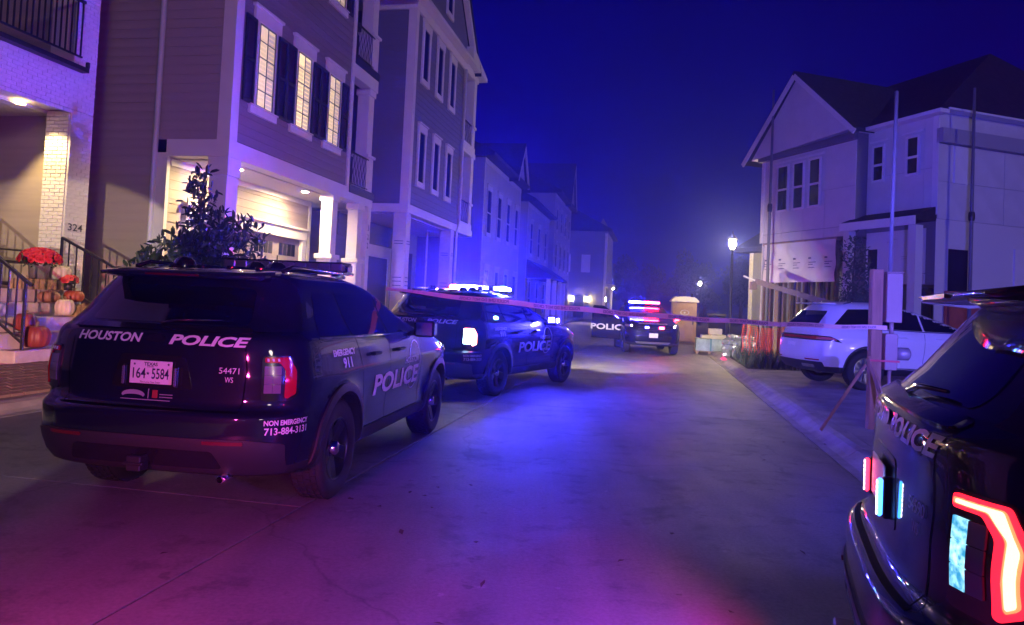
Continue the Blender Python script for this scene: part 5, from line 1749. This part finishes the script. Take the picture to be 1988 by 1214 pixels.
# ------------------------------------------------------------------ porch things
M_PUMP = {'orange': mat('pumpkin_orange', (.30, .075, .03), .5, var=.25, vscale=5), 'tan': mat('pumpkin_tan', (.28, .15, .09), .5, var=.2, vscale=5),
          'cream': mat('pumpkin_cream', (.55, .50, .38), .5, var=.15, vscale=5), 'green': mat('pumpkin_green', (.36, .37, .27), .5, var=.4, vscale=7, dark=(.55, .52, .42)),
          'red': mat('pumpkin_red', (.20, .035, .028), .5, var=.2, vscale=5)}
M_STEM = mat('pumpkin_stem', (.16, .12, .05), .8)
def pumpkin(s, o, z, rad, h, c, ribs, label, tiltx=0.0):
    root = empty('pumpkin', W(s, o, z), random.uniform(0, 6), label, 'pumpkin', 'pumpkins on the porch steps')
    root.rotation_euler.x = tiltx
    b = MB()
    nu, nv = ribs * 6, 14
    for j in range(nv + 1):
        t = PI * j / nv
        for i in range(nu):
            a = 2 * PI * i / nu
            rb = 1 - .09 * (abs(math.cos(a * ribs / 2)) ** 5) * math.sin(t) ** .5
            r_ = rad * (math.sin(t) ** .72) * rb
            dip = .16 * math.exp(-(math.sin(t) / .35) ** 2)
            zz = h / 2 * (1 - math.cos(t) * (1 - dip))
            b.v.append((r_ * math.cos(a), r_ * math.sin(a), zz))
    b.f = [(j * nu + i, j * nu + (i + 1) % nu, (j + 1) * nu + (i + 1) % nu, (j + 1) * nu + i) for j in range(nv) for i in range(nu)]
    b.m = [0] * len(b.f); b.s = [True] * len(b.f)
    b.build('rind', M_PUMP[c], root)
    MB().tube([(0, 0, h * .86), (.005, .005, h * .98), (.02, .01, h * 1.10)], [rad * .16, rad * .10, rad * .13], 7).build('stem', M_STEM, root)
pumpkin(10.75, -9.92, 1.235, .175, .20, 'tan', 9, 'flat tan pumpkin on the top step, left of the white one')
pumpkin(10.77, -9.62, 1.02, .155, .30, 'cream', 10, 'cream white pumpkin, tall, in the middle of the steps')
pumpkin(11.22, -9.86, 1.235, .165, .23, 'orange', 10, 'round orange pumpkin on the top step near the right railing')
pumpkin(11.16, -10.12, 1.60, .19, .29, 'green', 10, 'large pale green pumpkin on straw beside the flower bucket')
pumpkin(9.62, -9.06, .575, .20, .36, 'red', 11, 'big dark red pumpkin on the lowest step by the left railing')
pumpkin(9.72, -9.36, .805, .16, .30, 'red', 10, 'red pumpkin one step above the lowest, behind the left railing')
pumpkin(9.42, -9.62, 1.02, .16, .22, 'green', 9, 'dull grey green pumpkin seen through the left railing')
pumpkin(11.30, -8.92, .575, .15, .2, 'orange', 9, 'small orange pumpkin on the steps beside the patrol car')

M_HAY = mat('straw', (.42, .31, .14), .9, var=.5, vscale=14, bump=.8, bscale=60)
def hay(s0, s1, o0, o1, z0, z1, label):
    root = empty('hay_bale', W(0, 0, 0), SROT, label, 'hay bale', 'straw bales on the porch')
    b = MB().box((s0, -o0, z0), (s1, -o1, z1))
    for k in range(150):
        p = Vector((random.uniform(s0, s1), -o0 + random.uniform(-.015, .005) if k % 2 else random.uniform(-o0, -o1), random.uniform(z0, z1) if k % 2 else z1))
        d = Vector((random.gauss(0, 1), random.gauss(0, .3), random.gauss(0, .4))).normalized() * .07
        b.bar(p, p + d, .006, .004)
    b.build('straw_block', M_HAY, root)
    for t in (.3, .7):
        x = s0 + (s1 - s0) * t
        MB().box((x - .006, -o0 - .008, z0 + .001), (x + .006, -o1 + .008, z1 + .008)).build('twine', M_STEM, root)
hay(10.30, 11.26, -9.98, -10.28, 1.452, 1.62, 'straw bale carrying the bucket of red flowers')
hay(10.95, 11.28, -9.56, -9.80, 1.02, 1.20, 'small tan straw block beside the white pumpkin')

fp_ = empty('flower_bucket', W(10.72, -10.12, 1.628), 0, 'grey metal bucket full of bright red flowers on straw', 'flower pot')
MB().lathe([(.001, 0), (.135, 0), (.16, .22), (.17, .24), (.155, .24), (.14, .20), (.001, .2)], 24).build('bucket', mat('galvanised_metal', (.42, .42, .40), .45, metal=.7, var=.3, vscale=8), fp_)
def flower_mass(root, R_, z0, n, m, sz):
    b = MB()
    for ring, (r_, h_) in enumerate(((1.0, .0), (.72, .35), (.35, .5))):
        for k in range(7):
            a = 2 * PI * (k + ring * .5) / 7
            b.v_ = None
            c, s = math.cos(a), math.sin(a)
            e = Vector((-s, c, 0))
            p0 = Vector((c * .2, s * .2, h_ * .3)) * sz
            p1 = Vector((c * r_, s * r_, h_)) * sz
            b.add([p0 - e * .15 * sz, p0 + e * .15 * sz, p1 + e * .42 * sz, p1 * 1.1, p1 - e * .42 * sz], [(0, 1, 2, 3, 4)])
    fm = b.mesh('blossom', m, recalc=False)
    for k in range(n):
        a = random.uniform(0, 2 * PI)
        t = math.acos(random.uniform(.0, 1))
        d = Vector((math.sin(t) * math.cos(a), math.sin(t) * math.sin(a), math.cos(t) * .62))
        o = link('blossom', fm, root, (d.x * R_, d.y * R_, z0 + d.z * R_ * 1.05))
        o.rotation_euler = d.to_track_quat('Z', 'Y').to_euler()
    lv = foliage('leaves', [((0, 0, z0 - .02), (R_ * .8, R_ * .8, R_ * .35))], 160, .06, M_LEAFD)
    tag(link('leaves', lv, root), kind='stuff')
M_FLOW = mat('red_petal', (.75, .035, .05), .6, var=.25, vscale=9)
flower_mass(fp_, .31, .30, 120, M_FLOW, .048)
fq = empty('small_flower_pot', W(11.18, -9.95, 1.452), 0, 'small dark pot of orange red flowers above the orange pumpkin', 'flower pot')
MB().lathe([(.001, 0), (.07, 0), (.09, .12), (.08, .12), (.001, .1)], 16).build('pot', mat('dark_pot', (.02, .02, .025), .5), fq)
flower_mass(fq, .15, .16, 30, mat('orange_petal', (.62, .10, .06), .6, var=.2, vscale=9), .04)

# rocking bench on the porch
rk = empty('rocking_bench', W(0, -11.3, 0), SROT, 'dark slatted porch rocker beside the white brick pier', 'chair')
M_RK = mat('dark_stained_wood', (.045, .035, .032), .5, var=.3, vscale=6)
for x in (10.15, 11.30):
    MB().bar((x, -.55, 1.47), (x, .35, 1.55), .04, .06).bar((x, -.5, 1.5), (x, -.5, 2.1), .05).bar((x, .25, 1.54), (x + .04, .50, 2.66), .05, .07).bar((x, -.55, 2.1), (x, .38, 2.14), .07, .03).build('side_frame', M_RK, rk)
boxo('seat', (10.15, -.52, 1.88), (11.30, .32, 1.92), M_RK, rk)
MB().bar((10.13, .47, 2.52), (11.36, .47, 2.52), .035, .12).build('top_rail', M_RK, rk)
MB().bar((10.13, .36, 2.08), (11.34, .36, 2.08), .035, .08).build('lower_rail', M_RK, rk)
for k in range(9):
    MB().bar((10.24 + k * .118, .36, 2.08), (10.26 + k * .118, .47, 2.50), .065, .018).build('slat', M_RK, rk)

# ------------------------------------------------------------------ street lamps
M_BULB = glow('street_lamp_glow', (1.0, .76, .38), 900)
M_POLE = mat('lamp_pole_black', (.015, .015, .018), .4)
def lamp_mesh():
    b = MB()
    b.lathe([(.16, 0), (.16, .25), (.11, .35), (.09, .6), (.065, .9), (.05, 3.9), (.045, 4.1), (.09, 4.12), (.10, 4.18), (.03, 4.2)], 12)
    return b.mesh('pole', M_POLE)
LPM = lamp_mesh()
LFR = MB()
for k in range(6):
    a = PI / 3 * k
    LFR.bar((.11 * math.cos(a), .11 * math.sin(a), 4.2), (.19 * math.cos(a), .19 * math.sin(a), 4.62), .018)
LFR.lathe([(.22, 4.62), (.20, 4.66), (.06, 4.82), (.03, 4.86), (.025, 4.95), (.001, 4.98)], 12)
LFRM = LFR.mesh('lantern_frame', M_POLE)
LBM = MB().lathe([(.001, 4.24), (.085, 4.25), (.13, 4.42), (.10, 4.56), (.001, 4.60)], 12).mesh('bulb', M_BULB)
def street_lamp(x, y, label, z=0):
    r = empty('street_lamp', (x, y, z), 0, label, 'street lamp', 'lit street lamps')
    link('pole', LPM, r); link('lantern_frame', LFRM, r); link('bulb', LBM, r)
street_lamp(9.35, 31.6, 'tall black street lamp with glowing lantern, left of the unfinished house', .1)
street_lamp(19.3, 76.0, 'small distant lit street lamp above the portable toilet')
street_lamp(37.5, 117.0, 'small distant lit street lamp beside the unfinished house')
street_lamp(14.8, 108.0, 'small distant lit street lamp right of the end house')

# ------------------------------------------------------------------ portable toilet
M_TAN = mat('tan_plastic', (.50, .33, .17), .5, var=.12, vscale=2)
pt = empty('portable_toilet', (8.3, 35.6, 0), R(-8), 'tan portable toilet with pale translucent roof, right of the far patrol car', 'portable toilet')
MB().box((-.56, -.56, .12), (.56, .56, 2.0)).build('cabin', M_TAN, pt, bevel=.02)
MB().box((-.60, -.62, 0), (.60, .62, .11)).build('skid_base', mat('base_grey', (.16, .14, .12), .6), pt)
d_ = MB().box((-.44, -.60, .16), (.44, -.561, 1.94)).build('door', M_TAN, pt, bevel=.012)
for a in (((-.36, -.615, .26), (-.04, -.601, 1.20)), ((.04, -.615, .26), (.36, -.601, 1.20)), ((-.36, -.615, 1.74), (.36, -.601, 1.88))):
    boxo('door_panel', a[0], a[1], M_TAN, d_, bevel=.006)
ov = MB().lathe([(.21, -.614), (.21, -.604), (.165, -.604), (.165, -.614), (.21, -.614)], 24, 'y', (0, 0, 0))
o = ov.build('oval_logo', M_PLATE, d_, (0, 0, 1.50)); o.scale = (1, 1, .62)
flat_text('logo_star', '*', .12, .12, M_PLATE, frame((0, -.606, 1.50), (1, 0, 0), (0, 0, 1)), d_)
MB().box((.36, -.62, .95), (.42, -.601, 1.1)).build('latch', M_IRON, d_)
rf = MB()
rf.prism([(-.64, 2.0), (.64, 2.0), (.64, 2.06), (.50, 2.20), (.2, 2.26), (-.2, 2.26), (-.50, 2.20), (-.64, 2.06)], 'y', -.64, .64)
rr_ = rf.build('roof', mat('pale_translucent_roof', (.78, .74, .60), .5), pt)
for k in range(4):
    boxo('roof_rib', (-.46 + k * .28, -.65, 2.02), (-.40 + k * .28, .65, 2.245), mat('pale_translucent_roof', (.78, .74, .60), .5), rr_)
MB().tube([(.4, .4, 2.0), (.4, .4, 2.42)], .05, 8).build('vent_pipe', M_POLE, pt)

# ------------------------------------------------------------------ building material by the kerb
M_FOAM = mat('pale_yellow_foam', (.72, .68, .40), .8, var=.1, vscale=4, bump=.2)
pal = empty('pallet', W(29.4, 2.15, 0), SROT, 'low wooden pallet under the wrapped boxes at the kerb', 'pallet')
for k in range(5):
    boxo('deck_board', (-.6 + k * .25, -.55, .09), (-.42 + k * .25, .55, .112), M_WOOD, pal)
for y in (-.5, -.05, .4):
    boxo('stringer', (-.6, y, 0), (.58, y + .1, .089), M_WOOD, pal)
def crate(s, o, z, a, b, h, m, label, cat='box', strip=None):
    r = empty('box', W(s, o, z), SROT + random.uniform(-.04, .04), label, cat, 'stacked building boxes')
    MB().box((-a / 2, -b / 2, 0), (a / 2, b / 2, h)).build('carton', m, r, bevel=.015)
    MB().box((-a / 2 - .003, -.03, -.0), (a / 2 + .003, .03, h + .003)).build('tape_strip', strip or M_PLATE, r)
crate(29.4, 2.2, .112, 1.05, 1.1, .46, mat('teal_white_wrap', (.42, .56, .50), .45, var=.45, vscale=3), 'large green and white wrapped box on the pallet', strip=mat('wrap_green', (.10, .28, .20), .5))
crate(29.3, 2.45, .576, .8, .55, .16, M_FOAM, 'pale yellow flat box on the wrapped box', strip=M_FOAM)
crate(29.3, 2.05, .576, .7, .42, .13, M_FOAM, 'lowest pale yellow slab at the left of the pile', strip=M_FOAM)
crate(29.2, 2.35, .74, .5, .5, .22, M_FOAM, 'topmost pale yellow box on the pile by the kerb', strip=M_FOAM)
# shiny wrapped bundles
M_FOIL = mat('silver_plastic', (.40, .46, .42), .22, metal=.5, bump=1.0, bscale=9)
for k, (s, o, w_) in enumerate(((26.2, 2.75, .42), (25.5, 2.95, .40), (24.9, 3.10, .38))):
    r = empty('plastic_bundle', W(s, o, .12), k, ('crumpled silver plastic bundle nearest the stacked boxes', 'crumpled silver plastic bundle, middle of three', 'crumpled silver plastic bundle nearest the weeds')[k], 'bundle', 'silver plastic bundles at the kerb')
    b = MB()
    nu, nv = 22, 9
    for j in range(nv + 1):
        for i in range(nu):
            a = 2 * PI * i / nu
            rr = w_ * (.9 + .12 * math.sin(i * 2.7 + j) + random.uniform(-.06, .06)) * (1 if j < nv - 1 else .55)
            b.v.append((rr * math.cos(a), rr * math.sin(a) * .8, j / nv * .72 + random.uniform(-.02, .02)))
    b.f = [(j * nu + i, j * nu + (i + 1) % nu, (j + 1) * nu + (i + 1) % nu, (j + 1) * nu + i) for j in range(nv) for i in range(nu)] + [tuple(range(nv * nu, nv * nu + nu))]
    b.m = [0] * len(b.f); b.s = [False] * len(b.f)
    b.build('plastic_sheet', M_FOIL, r)
    MB().tube([(w_ * .95 * math.cos(t), w_ * .8 * math.sin(t), .4) for t in [2 * PI * q / 16 for q in range(17)]], .012, 5).build('tie', M_POLE, r)

# orange barrier netting
bf = empty('barrier_netting', (7.12, 22.7, .14), math.atan2(.45, 1.6), 'sagging orange plastic barrier netting beside the white car', 'netting')
b = MB()
M_ORG = mat('orange_netting', (.85, .14, .06), .5)
Ln, H_ = 1.75, 1.12
nxn, nzn = 40, 16
def np_(i, j):
    x = Ln * i / nxn
    z = H_ * j / nzn
    fold = .10 * math.sin(i * 1.1) * (1 if i < 12 else .25)
    sag = -.10 * math.sin(PI * i / nxn) * (j / nzn)
    return Vector((x, fold + .03 * math.sin(j * .7 + i * .2), z + sag))
for i in range(nxn + 1):
    for j in range(nzn):
        b.bar(np_(i, j), np_(i, j + 1), .018, .008)
for j in range(nzn + 1):
    for i in range(nxn):
        b.bar(np_(i, j), np_(i + 1, j), .028, .008)
net = tag(b.build('net', M_ORG, bf), kind='stuff')
for x in (0, .58, 1.16, 1.75):
    MB().tube([(x, .05, -.05), (x, .05, 1.25)], .018, 6).build('stake', M_POLE, bf)
# small pink marker flag at the kerb
fg = empty('marker_flag', W(24.0, 2.2, .012), 0, 'small pink marker flag standing on the kerb edge', 'flag')
MB().tube([(0, 0, 0), (0, 0, .22)], .006, 5).build('wire', M_POLE, fg)
MB().prism([(0, .08), (.13, .10), (.10, .17), (.0, .22), (-.10, .14)], 'y', -.004, .004).build('flag_cloth', mat('pink_flag', (.8, .10, .16), .5), fg)
# dark waste bin by the lamp
wb = empty('waste_bin', (10.4, 37.5, .15), R(-10), 'dark lidded waste bin behind the tape, right of the portable toilet', 'bin')
MB().box((-.4, -.4, .1), (.4, .4, 1.25)).build('bin_body', M_HOUS, wb, bevel=.04)
MB().box((-.44, -.46, 1.25), (.44, .42, 1.36)).build('lid', mat('grey_lid', (.12, .12, .13), .5), wb, bevel=.03)
for x in (-.3, .3):
    MB().lathe([(.001, -.05), (.12, -.05), (.12, .05), (.001, .05)], 14, 'x', (x, .32, .12)).build('wheel', M_RUB, wb)

# ------------------------------------------------------------------ temporary power post, poles
M_POST = mat('weathered_post', (.36, .19, .10), .8, var=.4, vscale=6, bump=.35, bscale=18, stretch=(1, 1, .12))
M_GALV = mat('grey_metal_box', (.28, .20, .165), .5, metal=.0, var=.12, vscale=4)
tp = empty('power_post', (4.90, 9.94, .13), R(-6), 'wooden post with grey electrical boxes and conduit, police tape tied to it', 'post')
MB().box((-.085, -.075, -.1), (.055, .06, 2.13)).build('timber', M_POST, tp, bevel=.008)
MB().box((.075, -.14, 1.43), (.275, .06, 2.08)).box((.06, -.15, 2.081), (.295, .07, 2.10)).build('panel_box', M_GALV, tp, bevel=.008)
MB().box((.075, -.13, .80), (.235, .05, 1.28)).build('socket_box', M_GALV, tp, bevel=.008)
MB().lathe([(.001, .0), (.085, .0), (.085, .16), (.06, .18), (.001, .18)], 18, 'x', (.237, -.04, 1.02)).build('meter', mat('meter_glass', (.45, .40, .38), .12, metal=.6), tp)
MB().tube([(.17, -.04, .80), (.16, -.04, .0)], .024, 8).build('lower_conduit', M_GALV, tp)
MB().tube([(.18, -.04, 1.28), (.18, -.04, 1.43)], .03, 8).build('conduit_joint', M_GALV, tp)
MB().tube([(.16, .0, 2.1), (.17, .0, 3.4), (.18, .0, 4.55)], .026, 8).build('service_mast', mat('dull_conduit', (.16, .16, .17), .6), tp)
MB().bar((-.11, -.06, .95), (.02, -.75, -.02), .035, .07).build('brace', M_POST, tp)
MB().bar((-.12, .0, .85), (-.75, -.25, -.02), .022, .035).build('brace', M_POST, tp)
MB().box((-.11, -.082, .905), (.26, -.135, .93)).build('red_strap', mat('red_strap', (.5, .05, .06), .6), tp)
def pole(x, y, h, label, r=.06):
    p_ = empty('scaffold_pole', (x, y, .15), 0, label, 'pole', 'tall poles at the building site')
    MB().tube([(0, 0, 0), (.0, .0, h * .55), (.0, 0, h)], [r, r * .95, r * .7], 8).build('shaft', mat('dull_conduit', (.16, .16, .17), .6), p_)
    MB().lathe([(r + .02, h * .54), (r + .03, h * .55), (r + .03, h * .56), (r + .02, h * .57)], 10).build('coupler', M_POLE, p_)
    MB().box((-.15, -.15, -.03), (.15, .15, .01)).build('base_plate', M_GALV, p_)
pole(8.75, 25.4, 9.2, 'tall thin pole at the left corner of the unfinished house', .055)
pole(12.05, 19.5, 7.7, 'tall thin pole at the right part of the unfinished house', .05)
bm_ = empty('leaning_beam', (7.55, 23.4, 0), 0, 'pale beam slanting down behind the white car to a hook', 'beam')
MB().bar((0.15, .0, 2.62), (2.3, -2.6, 1.75), .12, .16).build('beam', M_GALV, bm_)
MB().bar((-.18, .2, 2.78), (.18, -.05, 2.62), .05, .05).build('tip', M_PLATE, bm_)
MB().box((-.02, -.08, 2.35), (.16, .08, 2.6)).build('hook', M_GALV, bm_)
MB().bar((2.2, -2.5, 1.8), (2.3, -2.55, .15), .10, .10).bar((.62, -.55, 2.42), (.62, -.55, .15), .08, .08).build('support_leg', M_WOOD, bm_)

# ------------------------------------------------------------------ police tape
tpz = empty('police_tape', (0, 0, 0), 0, 'white police line tape stretched across the street at chest height', 'tape')
A_, B2 = Vector((-1.30, 7.70, 1.675)), Vector((5.00, 9.84, 1.485))
nT = 90
def tape_pt(t, v):
    p = A_.lerp(B2, t)
    p.z -= .07 * 4 * t * (1 - t) - .006 * math.sin(t * 41)
    tw = .9 * math.exp(-((t - .0) / .13) ** 2) + .22 * math.sin(t * 17) * (1 - .6 * t) + .10 * math.sin(t * 43 + 1)
    side = Vector((.32, -.95, 0))
    return p + (Vector((0, 0, 1)) * math.cos(tw) + side * math.sin(tw)) * v
b = MB()
for k in range(nT + 1):
    t = k / nT
    b.v += [tuple(tape_pt(t, -.029)), tuple(tape_pt(t, .029))]
b.f = [(2 * k, 2 * k + 2, 2 * k + 3, 2 * k + 1) for k in range(nT)]
b.m = [0] * nT; b.s = [True] * nT
b.build('tape_strip', mat('tape_plastic', (.74, .47, .42), .35), tpz)
LT = (B2 - A_).length
M_TTX = mat('tape_ink', (.10, .06, .12), .6)
for k in range(7):
    c = .16 + k * .128
    bm = text_bm('POLICE LINE DO NOT CROSS', -.56, .034, .02, 0, .06)
    for v in bm.verts:
        q = tape_pt(c + v.co.x / LT, v.co.y)
        v.co = q + Vector((.003, -.006, 0))
    me = bpy.data.meshes.new('lettering'); bm.to_mesh(me); bm.free(); me.materials.append(M_TTX)
    link('lettering', me, tpz)
MB().box((-.11, -.085, 1.33), (.09, .10, 1.375)).build('knot', mat('tape_plastic', (.74, .47, .42), .35), tpz, (4.90, 9.94, .13))

# ------------------------------------------------------------------ lamps of the patrol car standing behind the viewer
def spot(name, loc, target, color, energy, size, blend, radius):
    l = bpy.data.lights.new(name, 'SPOT')
    l.color = color; l.energy = energy; l.spot_size = size; l.spot_blend = blend; l.shadow_soft_size = radius
    o = bpy.data.objects.new(name, l)
    o.location = loc
    o.rotation_euler = (Vector(target) - Vector(loc)).to_track_quat('-Z', 'Y').to_euler()
    col.objects.link(o)
    return o
spot('red_grille_lamp', (-2.2, 1.3, 1.0), (-1.7, 3.3, 0), (1, .06, .42), 320, R(84), 1.0, .06)
spot('porch_can_lamp', W(10.72, -10.62, 4.55), W(11.39, -10.55, 3.0), (1, .70, .30), 150, R(84), .5, .05)
spot('red_bar_lamp', (-1.0, -6.0, 1.5), W(10.0, -9.3, .75), (1, .10, .20), 6500, R(9), .7, .05)
spot('headlamp_beam', (-1.0, -6.0, .9), (-8.7, 14.6, .43), (1, .76, .58), 5600, R(17), .10, .05)

# ------------------------------------------------------------------ dry leaves blown against the kerb and wheel
lf = MB()
for k in range(26):
    c = random.choice(((-.95, 5.75, .5), (-.55, 6.3, .35), (-1.9, 4.6, .6), (.6, 5.2, 1.6), (3.4, 8.3, .7), (-.2, 4.2, 1.4)))
    a = random.uniform(0, 6.3)
    r_ = c[2] * random.random() ** .7
    q = Vector((c[0] + r_ * math.cos(a), c[1] + r_ * math.sin(a), .004 + random.random() * .008))
    if q.x > 3.2: q.z += .10
    t = random.uniform(0, 6.3)
    u = Vector((math.cos(t), math.sin(t), random.uniform(-.2, .2))) * random.uniform(.018, .045)
    w_ = Vector((-math.sin(t), math.cos(t), random.uniform(-.1, .5))) * random.uniform(.012, .022)
    lf.add([q - u, q + w_ - u * .1, q + u, q - w_ + u * .1 + Vector((0, 0, .008))], [(0, 1, 2, 3)])
tag(lf.build('dry_leaves', mat('dry_leaf', (.07, .05, .035), .8, var=.5, vscale=3)), 'dry brown leaves scattered on the concrete', 'leaves', kind='stuff')

# ------------------------------------------------------------------ haze
hz = MB().box((-70, -30, -1.2), (110, 175, 17.5)).mesh('veil_haze', [])  # blue-tinted air added to imitate lens flare and veil round the lamps
hm = bpy.data.materials.new('veil_haze_air')
hm.use_nodes = True
for n in list(hm.node_tree.nodes):
    if n.type != 'OUTPUT_MATERIAL': hm.node_tree.nodes.remove(n)
pv = hm.node_tree.nodes.new('ShaderNodeVolumePrincipled')
pv.inputs['Color'].default_value = (.18, .22, 1.0, 1)
pv.inputs['Density'].default_value = 0.0058
pv.inputs['Anisotropy'].default_value = 0.8
hm.node_tree.links.new(pv.outputs['Volume'], [n for n in hm.node_tree.nodes if n.type == 'OUTPUT_MATERIAL'][0].inputs['Volume'])
hz.materials.append(hm)
tag(link('veil_haze', hz), kind='stuff')
